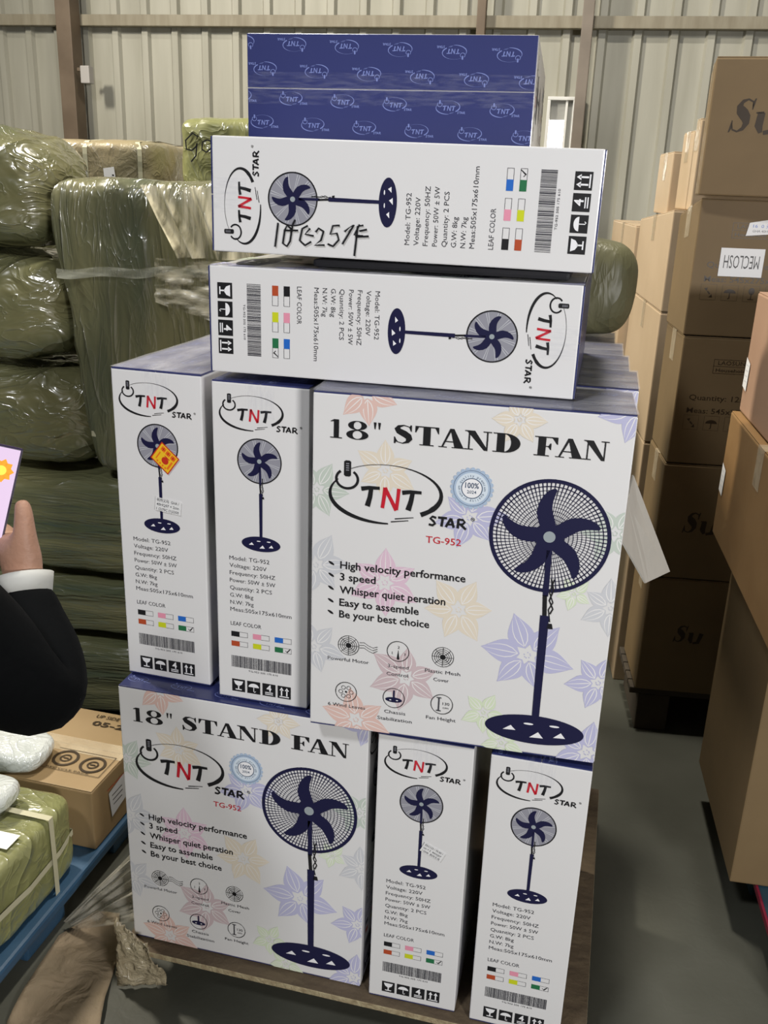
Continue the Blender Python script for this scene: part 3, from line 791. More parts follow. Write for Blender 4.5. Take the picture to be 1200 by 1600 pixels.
slip(cA, 102, 248, 52, 26, .10, ['杭州义乌  GHA /', '40HQ07 × 2ctn', '1 (2)70C (1)2350'])
slip(cE, 112, 236, 44, 22, .42, ['(0)C123 / 70-00 /', 'ctn × 2  40HQ07', '/ GHA  杭州义乌'])
# loose flap sticking out beside the aisle
A_, B_, C_, D_, E1, E2 = at(990, 742, 1.575), at(1047, 893, 1.66), at(1009, 911, 1.55), at(968.5, 838, 1.425), at(1000, 790, 1.57), at(1000, 905, 1.50)
mw = rear[0].matrix_world.copy(); inv = mw.inverted()
M_flap = mat('flap_board', (0.60, 0.58, 0.53), rough=.5, bump=.15, bump_scale=20)
quad = [A_, B_, C_, D_]; fold = A_.lerp(D_, .45), C_.lerp(B_, .1)
vs = [A_, B_, fold[1], fold[0], D_, C_]
nrm = (B_ - A_).cross(D_ - A_).normalized() * .003
vs2 = [inv @ v for v in vs] + [inv @ (v + nrm) for v in vs]
mesh_obj('loose_flap', vs2, [(0, 1, 2, 3), (3, 2, 5, 4), (9, 8, 7, 6), (10, 11, 8, 9), (0, 6, 7, 1), (1, 7, 8, 2), (2, 8, 11, 5), (5, 11, 10, 4), (4, 10, 9, 3), (3, 9, 6, 0)], M_flap, rear[0])['label'] = 'white creased cardboard flap folded out'

# ------------------------------------------------------------------ brown cartons on the right
M_kraft = mat('kraft', (0.155, 0.106, 0.052), rough=0.6, spec=0.3, color2=(0.185, 0.127, 0.063), color_scale=3, bump=.1, bump_scale=8)
M_kraft2 = mat('kraft_pale', (0.44, 0.33, 0.21), rough=0.55, spec=0.35, color2=(0.50, 0.38, 0.25), color_scale=3, bump=.1, bump_scale=8)
M_kraft3 = mat('kraft_orange', (0.20, 0.11, 0.04), rough=0.5, spec=0.4, color2=(0.24, 0.14, 0.055), color_scale=4, bump=.15, bump_scale=10)
M_btape = film_mat('carton_tape', (0.62, 0.52, 0.36), .25, .5, 18, (1, 1, 1), rough=.18, bump=.3)


def brown_carton(flb, w, d, h, yaw, label, cat='carton', m=None, P=None, group=None, tape=True, side=None, name='cardboard_carton', sag=0.0):
    """flb = front left bottom corner"""
    r = empty(name, yawmat(flb[0], flb[1], flb[2], yaw)); tag(r, label, cat, group)
    bm = bmesh.new(); add_box(bm, 0, w, 0, d, 0, h - .003, bevel=.004)
    verts = [tuple(v.co) for v in bm.verts]; bm.verts.index_update(); faces = [tuple(v.index for v in f.verts) for f in bm.faces]; bm.free()
    mats = [m or M_kraft]; fm = [0] * len(faces)
    if P: emit_print(P, lambda a, b, l: (a / 1000, -l, h - b / 1000), verts, faces, fm, mats, (1, 1, w * 1000 - 1, h * 1000 - 1))
    if side: emit_print(side, lambda a, b, l: (-l, d - a / 1000, h - b / 1000), verts, faces, fm, mats, (1, 1, d * 1000 - 1, h * 1000 - 1))
    mesh_obj('body', verts, faces, mats, r, fm)
    for s in (0, 1):
        box_obj('top_flap', (.002, w - .002, (.002 if s == 0 else d / 2 + .001), (d / 2 - .001 if s == 0 else d - .002), h - .003, h), m or M_kraft, r, .001)
    if tape:
        bm = bmesh.new(); add_box(bm, 0, w, d / 2 - .03, d / 2 + .03, h + .0004, h + .0008); add_box(bm, -.0012, -.0006, d / 2 - .03, d / 2 + .03, h - .09, h + .0008); bm_obj('tape', bm, M_btape, r)
    if sag:                                # crushed top corner at the back of the left side
        for ch_ in r.children:
            for v in ch_.data.vertices:
                if v.co.z > h * .5: v.co.z -= sag * max(0, min(1, v.co.y / d)) * max(0, 1 - v.co.x / (w * .5)) * (v.co.z / h)
    return r


def box_icons(P, x, y, s):
    """outlined handling signs: roof, umbrella, glass, card"""
    for i in range(4):
        X = x + i * s * 1.2; P.ring(X + s / 2, y + s / 2, s * .62, s * .62, .9, 'brownink', 3, 4, math.pi / 4, math.pi / 4 + 2 * math.pi)
        if i == 0: P.poly([(X + s * .25, y + s * .3), (X + s * .45, y + s * .25), (X + s * .4, y + s * .45)], 'brownink', 3); P.poly([(X + s * .55, y + s * .8), (X + s * .75, y + s * .8), (X + s * .7, y + s * .6)], 'brownink', 3); P.strip([(X + s * .45, y + s * .45), (X + s * .6, y + s * .62)], s * .08, 'brownink', 3)
        if i == 1:
            P.poly([(X + s * (.5 + .34 * math.cos(t_)), y + s * (.52 - .22 * math.sin(t_))) for t_ in (math.pi * k / 12 for k in range(13))], 'brownink', 3); P.strip([(X + s * .5, y + s * .5), (X + s * .5, y + s * .8), (X + s * .42, y + s * .84)], s * .06, 'brownink', 3)
        if i == 2: P.ell(X + s * .5, y + s * .36, s * .17, s * .2, 'brownink', 3, 16); P.rect(X + s * .47, y + s * .5, X + s * .53, y + s * .8, 'brownink', 3); P.rect(X + s * .33, y + s * .8, X + s * .67, y + s * .85, 'brownink', 3)
        if i == 3: P.rect(X + s * .28, y + s * .2, X + s * .72, y + s * .5, 'brownink', 3); P.strip([(X + s * .4, y + s * .8), (X + s * .6, y + s * .55)], s * .1, 'brownink', 3)


def slanted_st(P, x, y, h, c='brownink'):
    """big slanted serif S and the start of the next letter"""
    for ch, dx, wd in (('S', 0, .62),):
        w, polys = ser_glyph(ch)
        for q in polys: P.poly([(x + p[0] * h * .82 + p[1] * h * .22, y - p[1] * h) for p in q], c, 3)
    P.strip([(x + h * .98, y - h * .60), (x + h * .94, y - h * .2), (x + h * 1.02, y)], [h * .22, h * .24, h * .12], c, 3)
    P.strip([(x + h * 1.1, y), (x + h * 1.35, y - h * .05), (x + h * 1.5, y - h * .6)], [h * .12, h * .2, h * .22], c, 3)
    P.strip([(x + h * .82, y - h * .58), (x + h * 1.05, y - h * .60)], h * .05, c, 3)


def carton_text(white_label=False):
    P = Print()
    for x0, y0, x1, y1 in ((92, 61, 93.2, 101), (192, 61, 193.2, 101), (92, 61, 193, 62.2), (92, 100, 193, 101.2), (92, 80, 193, 81)): P.rect(x0, y0, x1, y1, 'brownink', 3)
    P.text('LAOSUN', 104, 76, 11, 'brownink', width=74); P.text('Household', 100, 96, 9, 'brownink', width=82, bold=.01)
    P.text('Quantity: 12sets 1P', 38, 180, 15, 'brownink', width=220, bold=.004); P.text('Meas: 545x275x475', 36, 218, 15, 'brownink', width=215, bold=.004)
    box_icons(P, 28, 222, 48)
    return P


RY = D2R(-6)
R0 = Vector((.825, 2.66, 0))
rb = [.158, .549, .913, 1.286, 1.655]
lb = ['dark brown carton at the bottom of the lettered stack beyond the white flap', 'brown carton with a dark slanted S, second from the bottom of its stack', 'brown carton with quantity and size printed, under the white-labelled one', 'brown carton with an upside-down white name label']
for i in range(4):
    if i < 2: P = Print(); slanted_st(P, *((92, 212, 58) if i == 0 else (74, 212, 66)))
    else: P = carton_text()
    r = brown_carton((R0.x - .004 * (i % 2), R0.y, rb[i]), .56, .28, rb[i + 1] - rb[i] - .003, RY, lb[i], P=P, group='lettered brown cartons on the right', sag=.05 if i == 3 else 0)
    if i == 3:
        q = Print(); q.rect(70, 127, 186, 202, 'labelwhite', 8)
        q2 = Print(); q2.text('MECLOSH', 0, 0, 34, 'black', width=94, align='c', l=9)
        q.extend(q2.transformed(lambda p: (128 - p[0], 146 - p[1])))
        decal_on(r, 'name_label', q, lambda a, b, l: (a / 1000, -l, .366 - b / 1000), 'white paper label with upside-down black capitals')
        q = Print(); q.poly([(156, 84), (230, 70), (232, 110), (150, 118)], 'labelwhite', 8); q.text('16  0 元', 166, 96, 8, 'blue', width=48, l=9); q.text('GHA 40HQ', 166, 108, 6, 'grey', width=48, l=9)
        decal_on(r, 'address_slip', q, lambda a, b, l: (a / 1000 - .022, -l, .390 - b / 1000), 'small white slip with blue writing')
P = Print(); slanted_st(P, 48, 176, 80)
brown_carton((at(1091, 300, 2.60).x, 2.60, 1.658), .58, .33, at(1112, 86, 2.60).z - 1.66, D2R(-15.5), 'large brown carton with a slanted S on top of the lettered stack', P=P, group='lettered brown cartons on the right')
# pallet under that stack
pr = empty('pallet', yawmat(R0.x - .01, R0.y + .02, 0, RY)); tag(pr, 'dark wooden pallet under the lettered brown carton stack', 'pallet')
for k in range(5): box_obj('deck_board', (0, 1.1, .0 + .058 * k, .052 + .058 * k, .13, .152), M_wood, pr, .003)
for xx in (.03, .5, .97): box_obj('runner', (xx, xx + .1, 0, .285, 0, .13), M_wood, pr, .004)


def side_carton(pxn, pytop, pxf, yn, z0, w, yaw, label, m, group=None, dep=None, sag=0.0):
    """carton whose left face runs from pixel column pxn (near) to pxf (far)"""
    p = at(pxn, pytop, yn); q = at(pxf, pytop, yn); t_ = q.x / q.y
    # depth along the carton's side so that its far edge falls on pxf
    sx, sy = -math.sin(yaw), math.cos(yaw)
    d = (t_ * p.y - p.x) / (sx - t_ * sy)
    d = dep or max(.12, min(d, .9))
    return brown_carton((p.x, p.y, z0), w, d, p.z - z0, yaw, label, m=m, group=group, sag=sag)


ZA = at(1053, 328, 3.0).z
g = 'pale brown cartons in the rear right row'
zlow = at(1022, 488, 3.0).z
cB = side_carton(1053, 328, 1003, 3.0, zlow + .002, .5, RY, 'pale brown carton lit on its left side, behind the white-labelled carton', M_kraft2, g, sag=.045)
dB = max(v.co.y for v in cB.children[0].data.vertices)
cB2 = brown_carton((cB.location.x, 3.0, zlow - .42), .5, dB, .42, RY, 'pale brown carton in the rear row, second layer, nearer one', m=M_kraft2, group=g)
cB3 = brown_carton((cB.location.x, 3.0, 0), .5, dB, zlow - .422, RY, 'tall brown carton at the foot of the rear row, nearer one', m=M_kraft2, group=g)
pa = cB.matrix_world @ Vector((-.005, dB + .02, 0))
cA1 = brown_carton((pa.x - .006, pa.y, zlow + .0), .5, .75, at(1003, 353, pa.y).z - zlow, RY, 'pale brown carton at the far left end of the rear right row', m=M_kraft2, group=g)
cA2 = brown_carton((pa.x - .03, pa.y, zlow - .45), .5, .75, .448, RY, 'pale brown carton in the rear row, second layer, farther one', m=M_kraft2, group=g)
cA3 = brown_carton((pa.x - .03, pa.y, .0), .5, .75, zlow - .452, RY, 'tall brown carton at the foot of the rear row, farther one', m=M_kraft2, group=g)
zt = ZA + .001
brown_carton((at(1040, 340, 3.30).x, 3.30, zt - .02), .22, .28, at(1040, 236, 3.30).z - zt + .02, RY, 'small brown carton leftmost on top of the rear right row', m=M_kraft2, group=g)
brown_carton((at(1070, 325, 3.08).x, 3.08, zt), .30, .18, at(1075, 203, 3.08).z - zt, RY, 'tall brown carton in the middle on top of the rear right row', m=M_kraft2, group=g)
brown_carton((at(1079, 320, 3.0).x, 3.0, zt), .30, .07, at(1084, 184, 3.0).z - zt, RY, 'thin tall brown carton leaning beside the large lettered carton', m=M_kraft2, group=g)

# near cartons along the right edge
NY = D2R(-9)
pn = atz(1160, 1366, .125)
g = 'near cartons at the right edge'
zN = [.125, at(1110, 832, 2.30).z, at(1147, 637, 2.33).z, at(1191, 460, 2.24).z]
backx = lambda px, py, y: at(px, py, y)


def near_carton(px, py_mid, yb, z0, z1, d, label, m, sidep=None):
    b = at(px, py_mid, yb); f = b - Vector((-math.sin(NY), math.cos(NY), 0)) * d
    return brown_carton((f.x, f.y, z0), .5, d, z1 - z0, NY, label, m=m, group=g, side=sidep)


n3 = near_carton(1107, 1100, 2.31, zN[0], zN[1] - .003, .50, 'tall dark carton at the bottom of the near right stack, on the blue pallet', M_kraft)
n2 = near_carton(1127, 740, 2.31, zN[1], zN[2] - .003, .74, 'orange-brown carton with a small white slip, middle of the near right stack', M_kraft3)
n1 = near_carton(1168, 560, 2.31, zN[2], zN[3], .76, 'reddish brown carton on top of the near right stack', mat('kraft_red', (.33, .20, .13), rough=.5, color2=(.37, .23, .15), color_scale=3))
for r, cx, cy in ((n2, 32, 170), (n1, 26, 195)):
    q = Print(); q.poly([(cx - 20, cy - 38), (cx + 24, cy - 28), (cx + 20, cy + 40), (cx - 24, cy + 34)], 'labelwhite', 8)
    for k in range(4): q.rect(cx - 14, cy - 22 + 13 * k, cx + 14, cy - 19 + 13 * k, 'f_grey', 9)
    d_ = .74 if r is n2 else .76; h_ = (zN[2] - .003 - zN[1]) if r is n2 else zN[3] - zN[2]
    decal_on(r, 'address_slip', q, (lambda d_, h_: (lambda a, b, l: (-l, d_ - a / 1000, h_ - b / 1000)))(d_, h_), 'small white paper slip')
M_pblue = mat('pallet_blue_dark', (0.018, 0.05, 0.075), rough=.5)
M_pred = mat('pallet_red', (0.20, 0.006, 0.03), rough=.5)
pr = empty('pallet', yawmat(pn.x - .02, pn.y - .32, 0, NY)); tag(pr, 'dark blue plastic pallet with a red edge under the near right stack', 'pallet')
box_obj('deck', (0, .9, 0, .92, .09, .122), M_pblue, pr, .006)
for yy in (.02, .4, .78): box_obj('foot', (.02, .88, yy, yy + .12, 0, .09), M_pblue, pr, .006)
box_obj('edge_strip', (-.006, .0, .0, .92, .108, .124), M_pred, pr, .001)['label'] = 'red edge strip'

# ------------------------------------------------------------------ olive wrapped bales on the left and the sack on the right
M_bale = mat('bale_olive', (0.165, 0.155, 0.072), rough=0.3, spec=.6, coat=.9, coat_rough=.07, color2=(0.10, 0.108, 0.055), color_scale=3.2, color_stretch=(.6, .6, 2.4), bump=.8, bump_scale=2.3, stretch=(1, 1, 1.8), bump_kind='crinkle', bump_dist=.035)
M_bale2 = mat('bale_light', (0.23, 0.235, 0.095), rough=0.32, spec=.6, coat=.7, coat_rough=.1, color2=(0.17, 0.175, 0.075), color_scale=3, bump=.6, bump_scale=3.2, bump_kind='crinkle', bump_dist=.03)
M_bale3 = mat('bale_layer', (0.20, 0.192, 0.092), rough=0.28, spec=.6, coat=.9, coat_rough=.07, color2=(0.09, 0.11, 0.06), color_scale=4, color_stretch=(.4, .4, 4), bump=.75, bump_scale=2.2, stretch=(.4, .4, 5), bump_kind='crinkle', bump_dist=.03)
M_teal = mat('bale_teal', (0.085, 0.10, 0.062), rough=0.3, spec=.6, coat=.9, coat_rough=.07, color2=(0.20, 0.185, 0.09), color_scale=2.4, color_stretch=(2.4, 1, .5), bump=.8, bump_scale=2.3, stretch=(2.4, 1, .6), bump_kind='crinkle', bump_dist=.035)
M_sack = mat('sack_olive', (0.15, 0.145, 0.08), rough=0.45, spec=.4, color2=(0.11, 0.108, 0.058), color_scale=4, color_stretch=(3, 3, 1), bump=.5, bump_scale=3, stretch=(2, 2, .7), bump_kind='crinkle', bump_dist=.02)
M_tan = mat('bale_tan', (0.27, 0.215, 0.125), rough=0.4, spec=.5, coat=.5, coat_rough=.15, color2=(0.22, 0.19, 0.11), color_scale=4, bump=.5, bump_scale=7, bump_kind='crinkle', bump_dist=.012)
M_strap = mat('strap_cream', (0.45, 0.43, 0.30), rough=.35, spec=.5)


def bale(origin, w, d, h, yaw, label, m, k=6.0, amp=.012, seed=0, lean=0.0, straps=(), hstraps=(), group='olive wrapped bales', res=22, name='wrapped_bale', cat='bale', sag=0.0):
    r = empty(name, yawmat(*origin, yaw)); tag(r, label, cat, group)
    bm = bmesh.new(); bmesh.ops.create_cube(bm, size=2.0)
    bmesh.ops.subdivide_edges(bm, edges=bm.edges[:], cuts=res, use_grid_fill=True)

    def shape(p):
        x, y, z = p
        nk = (abs(x) ** k + abs(y) ** k + abs(z) ** k) ** (1 / k); q = Vector((x, y, z)) / nk
        P = Vector((q.x * w / 2, q.y * d / 2, q.z * h / 2))
        nn = Vector((q.x ** 3, q.y ** 3, q.z ** 3)).normalized()
        s_ = Vector((seed * 3.1, seed * 1.7, seed * 2.3))
        a_ = noise.noise(P * 3.5 + s_) * 1.2 + (1 - abs(noise.noise(P * 8 + s_))) * .9 - .6 + noise.noise(P * 17 + s_) * .35
        P = P + nn * amp * a_
        P.z -= sag * (q.x ** 2) * max(0, q.z)
        if P.z < -h / 2 + .002: P.z = -h / 2 + .002 + 0 * a_
        P.z += h / 2; P.x += lean * (P.z / h - .5) + w / 2; P.y += d / 2
        return P
    for v in bm.verts: v.co = shape(v.co)
    bm_obj('wrapping', bm, m, r, smooth=True)
    for f in straps:                       # band round the bale across its width, at fraction f
        pts = []
        for i in range(33):
            t_ = 2 * math.pi * i / 32; c_, s_ = math.cos(t_), math.sin(t_); mx = max(abs(c_), abs(s_)); pts.append(shape((f * 2 - 1, c_ / mx * 1.0, s_ / mx)))
        bm = bmesh.new(); ring_strip(bm, pts, Vector((1, 0, 0)), .016); bm_obj('strap', bm, M_strap, r)
    for f in hstraps:
        pts = []
        for i in range(33):
            t_ = 2 * math.pi * i / 32; c_, s_ = math.cos(t_), math.sin(t_); mx = max(abs(c_), abs(s_)); pts.append(shape((c_ / mx, s_ / mx, f * 2 - 1)))
        bm = bmesh.new(); ring_strip(bm, pts, Vector((0, 0, 1)), .016); bm_obj('strap', bm, M_strap, r)
    return r


def ring_strip(bm, pts, ax, wd):
    c = sum(pts[:-1], Vector()) / (len(pts) - 1); L = []
    for p in pts:
        o = (p - c); o -= ax * o.dot(ax); o = o.normalized() * .004; L.append((bm.verts.new(p + o - ax * wd / 2), bm.verts.new(p + o + ax * wd / 2)))
    for i in range(len(L) - 1): bm.faces.new((L[i][0], L[i][1], L[i + 1][1], L[i + 1][0]))


BY = D2R(-9)
bx = lambda px, py, y=2.6: at(px, py, y)
be = Vector((math.cos(BY), math.sin(BY), 0))


def bale_r(right_pt, w, d, h, z0, *a, **k):
    h -= .016; right_pt = right_pt - be * .02
    """placed by the front right edge"""
    o_ = right_pt - be * w; return bale((o_.x, o_.y, z0), w, d, h, BY, *a, **k)


LW = 1.5
bs = Vector((-1.62, 2.72, 0))
zs = [0, .29, .498, .832]
bale((bs.x, bs.y, .008), LW, .6, zs[1] - .02, BY, 'flat olive bale at the very bottom of the left pile', M_bale3, seed=1, amp=.010)
bale((bs.x + .03, bs.y, zs[1]), LW, .6, zs[2] - zs[1] - .014, BY, 'thin flat olive bale, second from the floor in the left pile', M_bale3, seed=2, amp=.010)
bale((bs.x, bs.y, zs[2]), LW, .6, zs[3] - zs[2] - .012, BY, 'wide strapped olive bale below the rounded ones in the left pile', M_bale3, seed=3, amp=.012, straps=(.62,))
p = bx(137, 650); bale_r(Vector((p.x + .015, p.y, 0)), .80, .38, 1.135 - zs[3], zs[3], 'rounded olive bale just above the hand with the phone', M_bale, seed=4, amp=.018, k=4.5)
p = bx(96, 480); bale_r(Vector((p.x + .015, p.y, 0)), .80, .38, 1.448 - 1.135, 1.135, 'rounded olive bale with dark bands, third up at the left edge', M_bale, seed=5, amp=.018, k=4.5)
p = bx(62, 300); bale_r(Vector((p.x + .02, p.y, 0)), .75, .38, 1.775 - 1.448, 1.448, 'shiny crumpled olive bale at the upper left corner', M_bale, seed=6, amp=.02, k=4.0)
p0 = bx(97, 500)
big = bale((p0.x + .012, p0.y - .02, zs[3] + .006), .92, .46, 1.64 - zs[3], BY, 'large upright film-wrapped olive bale left of the fan cartons', M_teal, seed=7, amp=.012, k=13, lean=-.10, hstraps=(.13,), res=30)
# second row, behind
brow = bale((-1.6, 3.38, 0), 1.75, .6, 1.580, BY, 'olive bale mostly hidden behind the large upright bale', M_bale, seed=8, amp=.02, k=8)
p = at(70, 250, 3.3)
tb = bale((p.x - .10, 3.37, 1.602), .46, .5, at(140, 218, 3.3).z - 1.60, BY, 'tan strapped bale lying on top behind the large upright bale', M_tan, seed=9, amp=.008, k=8, straps=(.50, .92))
q = Print(); q.poly([(-20, -14), (18, -20), (22, 14), (-18, 18)], 'labelwhite', 8); q.rect(10, 4, 17, 9, 'black', 9)
lp = tb.matrix_world.inverted() @ at(164, 270, 3.27)
decal_on(tb, 'address_slip', q, lambda a, b, l: (lp.x + a / 1000, -.018 - l, lp.z - b / 1000), 'small white paper slip')
p = at(277, 270, 3.3)
gb = bale((p.x, 3.30, 1.602), .36, .4, at(290, 180, 3.3).z - 1.602, BY, 'small crumpled olive bag marked GO behind the handwritten carton', M_bale2, seed=10, amp=.014, k=7)
q = Print()
for st, sx in (([(26, 4), (16, -2), (3, 10), (4, 24), (14, 26), (23, 18), (23, 14), (21, 34), (12, 44)], 0), ([(42, 8), (33, 12), (32, 24), (40, 28), (50, 20), (48, 10), (42, 8)], 0)): q.strip(st, 2.6, 'black', 8)
lp = gb.matrix_world.inverted() @ at(291, 205, 3.3)
decal_on(gb, 'marker_writing', q, lambda a, b, l: (lp.x + a / 1000 * 1.9, -.016 - l, lp.z - .01 - b / 1000 * 1.9), 'black marker letters')

# pleated stretch film over the right part of the large bale
M_film = film_mat('stretch_film', (0.9, 0.83, 0.6), .05, 1.0, 7, (6, 1, .6), rough=.2, bump=.9)
inv = big.matrix_world.inverted()
vs = []; fs = []; NX, NZ = 90, 16
for j in range(NZ + 1):
    t_ = j / NZ
    for i in range(NX + 1):
        s_ = i / NX
        px = (228 + 290 * s_) * (1 - t_) + (292 + 226 * s_) * t_; py = 289 + 8 * s_ + (401 - 289) * t_ + 4 * s_
        ple = (1 - abs(math.sin(s_ * 22 + 1.3 * math.sin(s_ * 11)))) ** 2 * .045 * (.35 + .65 * t_) + .004 * noise.noise(Vector((s_ * 30, t_ * 3, 2)))
        w_ = at(px, py, 2.545 - .16 * (px - 228) / 290 * .45); l_ = inv @ w_; l_.y = -.016 - ple; vs.append(l_)
for j in range(NZ):
    for i in range(NX):
        a_ = j * (NX + 1) + i; fs.append((a_, a_ + 1, a_ + NX + 2, a_ + NX + 1))
mesh_obj('stretch_film', vs, fs, M_film, big, smooth=True)['label'] = 'pleated cream stretch film'
vs = []; fs = []
for j in range(NZ + 1):
    t_ = j / NZ
    for i in range(NX + 1):
        s_ = i / NX
        px = 250 + 270 * s_ ; py = 402 + 10 * s_ + (470 + 70 * s_ - 402) * t_
        ple = abs(math.sin(t_ * 13 + 2.5 * s_ + 1.5 * math.sin(s_ * 9))) * .012 + .006 * noise.noise(Vector((s_ * 14, t_ * 9, 5)))
        w_ = at(px, py, 2.545); l_ = inv @ w_; l_.y = -.017 - ple; vs.append(l_)
for j in range(NZ):
    for i in range(NX):
        a_ = j * (NX + 1) + i; fs.append((a_, a_ + 1, a_ + NX + 2, a_ + NX + 1))
M_film2 = film_mat('stretch_film_band', (0.88, 0.81, 0.6), .03, .95, 9, (1.5, 1, 5), rough=.2, bump=.9)
mesh_obj('stretch_film', vs, fs, M_film2, big, smooth=True)['label'] = 'bunched cream stretch film band'
vs = []; fs = []
for j in range(4):
    for i in range(61):
        px = 84 + 300 * i / 60; py = 420 + 5 * j - 6 * i / 60 + 2 * math.sin(i * .3)
        l_ = inv @ at(px, py, 2.55); l_.y = -.016 - .004 * math.sin(j * 2 + i * .5); vs.append(l_)
for j in range(3):
    for i in range(60):
        a_ = j * 61 + i; fs.append((a_, a_ + 1, a_ + 62, a_ + 61))
mesh_obj('stretch_film', vs, fs, film_mat('film_strip', (0.6, 0.6, 0.48), .25, .6, 8, (1, 1, 6), rough=.2, bump=.3), big, smooth=True)['label'] = 'narrow clear film strip'

# sack on the rear fan cartons
p = at(990, 535, 2.2)
bale((p.x - .20, 2.14, 1.345), .17, .19, at(935, 383, 2.2).z - 1.334, D2R(-12), 'rounded olive plastic sack behind the right end of the lying cartons', M_sack, k=3.0, seed=11, amp=.012, group=None, name='plastic_sack', cat='sack', res=16)

# ------------------------------------------------------------------ low left: blue pallet, carton, strapped bale, plastic bags
LYAW = D2R(-14)
le = Vector((math.cos(LYAW), math.sin(LYAW), 0)); ln = Vector((-math.sin(LYAW), math.cos(LYAW), 0))
M_pb = mat('pallet_blue', (0.024, 0.066, 0.125), rough=.4, spec=.5, color2=(0.034, 0.085, 0.155), color_scale=5, bump=.1, bump_scale=20)
PZ = .088
c0 = atz(122, 1372, PZ)
PO = c0 - ln * .58
pr = empty('pallet', frame(le, ln, Vector((0, 0, 1)), (PO.x, PO.y, 0))); tag(pr, 'blue plastic pallet under the strapped bale and brown carton on the left', 'pallet')
box_obj('deck', (-.95, 0, 0, .93, PZ - .03, PZ), M_pb, pr, .008)
for xx in (-.93, -.54, -.15):
    for yy in (.02, .40, .77): box_obj('foot', (xx, xx + .13, yy, yy + .15, 0, PZ - .03), M_pb, pr, .008)
b1 = atz(150, 1328, PZ + .002)
P = Print(); sidep = Print()
sidep.text('FRAGILE', 40, 60, 14, 'brownink', width=110, bold=.01)
sidep.rect(70, 75, 150, 78, 'labelred', 3)
hb = at(134, 1236, b1.y + .005).z - PZ - .002
lc = brown_carton((b1 - le * .42)[:2] + (PZ + .002,), .42, .33, hb, LYAW, 'open-topped tan carton with round printed seals on the blue pallet', m=mat('kraft_tan', (.23, .155, .07), rough=.55, color2=(.27, .185, .09), color_scale=4, bump=.1, bump_scale=8), P=P, side=None)
lc['label'] = 'tan carton with two round printed seals on top, on the blue pallet'
q = Print()
for cx_, cy_ in ((285, 225), (365, 232)):
    q.ring(cx_, cy_, 30, 30, 7, 'brownink', 8, 32); q.ring(cx_, cy_, 13, 13, 4, 'brownink', 8, 20); q.strip([(cx_ - 8, cy_), (cx_ + 8, cy_)], 4, 'brownink', 8)
for x0_, y0_, x1_, y1_ in ((245, 188, 405, 189.5), (405, 188, 406.5, 275), (245, 274, 406, 275.5)): q.rect(x0_, y0_, x1_, y1_, 'brownink', 8)
LID = lambda a, b, l: (a / 1000, .33 - b / 1000, hb + l)
decal_on(lc, 'printed_seals', q, LID, 'two brown round seals in a frame'); q = Print()
q.text('RECYCLE PACK', 258, 272, 6, 'brownink', width=120, l=8)
q.text('UP SIDE FRAGILE', 255, 34, 14, 'brownink', width=150, l=8, bold=.01); q.text('05-21', 262, 70, 20, 'brownink', width=110, l=8, bold=.02)
decal_on(lc, 'printed_lettering', q, LID); q = Print()
q.ell(212, 262, 24, 21, 'labelblue', 8, 24); q.rect(196, 254, 228, 259, 'labelwhite', 9); q.rect(200, 264, 224, 266, 'labelwhite', 9)
decal_on(lc, 'round_sticker', q, LID, 'round blue sticker'); q = Print()
q.rect(120, 245, 184, 290, 'labelwhite', 8); q.rect(126, 255, 176, 259, 'f_grey', 9); q.rect(126, 266, 176, 270, 'f_grey', 9)
decal_on(lc, 'address_slip', q, LID, 'white paper slip on the lid')
q = Print(); q.poly([(30, 52), (105, 40), (110, 112), (38, 126)], 'f_grey', 8); q.rect(44, 66, 92, 69, 'grey', 9); q.rect(46, 80, 94, 83, 'grey', 9); q.rect(48, 94, 90, 97, 'grey', 9)
q.rect(25, 40, 130, 42, 'labelred', 8)
decal_on(lc, 'address_slip', q, lambda a, b, l: (.42 + l, a / 1000 + .04, hb - b / 1000), 'grey paper slip on the carton side')
b2 = atz(102, 1345, PZ + .002); hb2 = at(94, 1238, b2.y).z - PZ - .002
SB = b2 - ln * .50 - le * .425
sb = bale((SB.x, SB.y, PZ + .004), .46, .51, hb2, LYAW, 'light olive strapped bale on the blue pallet in front of the tan carton', M_bale2, seed=12, amp=.010, k=14, hstraps=(.45,), group=None, res=24)
# crosswise strap on the bale
pts = []
for i in range(33):
    t_ = 2 * math.pi * i / 32; c_, s_ = math.cos(t_), math.sin(t_); mx = max(abs(c_), abs(s_)); pts.append(Vector((.23 + c_ / mx * .236, .40, hb2 / 2 + s_ / mx * (hb2 / 2 + .006))))
bm = bmesh.new(); ring_strip(bm, pts, Vector((0, 1, 0)), .016); bm_obj('strap', bm, M_strap, sb)
q = Print(); q.rect(-30, -24, 30, 24, 'labelwhite', 8)
lp = sb.matrix_world.inverted() @ atz(3, 1318, PZ + .004 + hb2)
decal_on(sb, 'address_slip', q, lambda a, b, l: (lp.x + a / 1000, lp.y - b / 1000, hb2 + .008 + l), 'white paper slip')


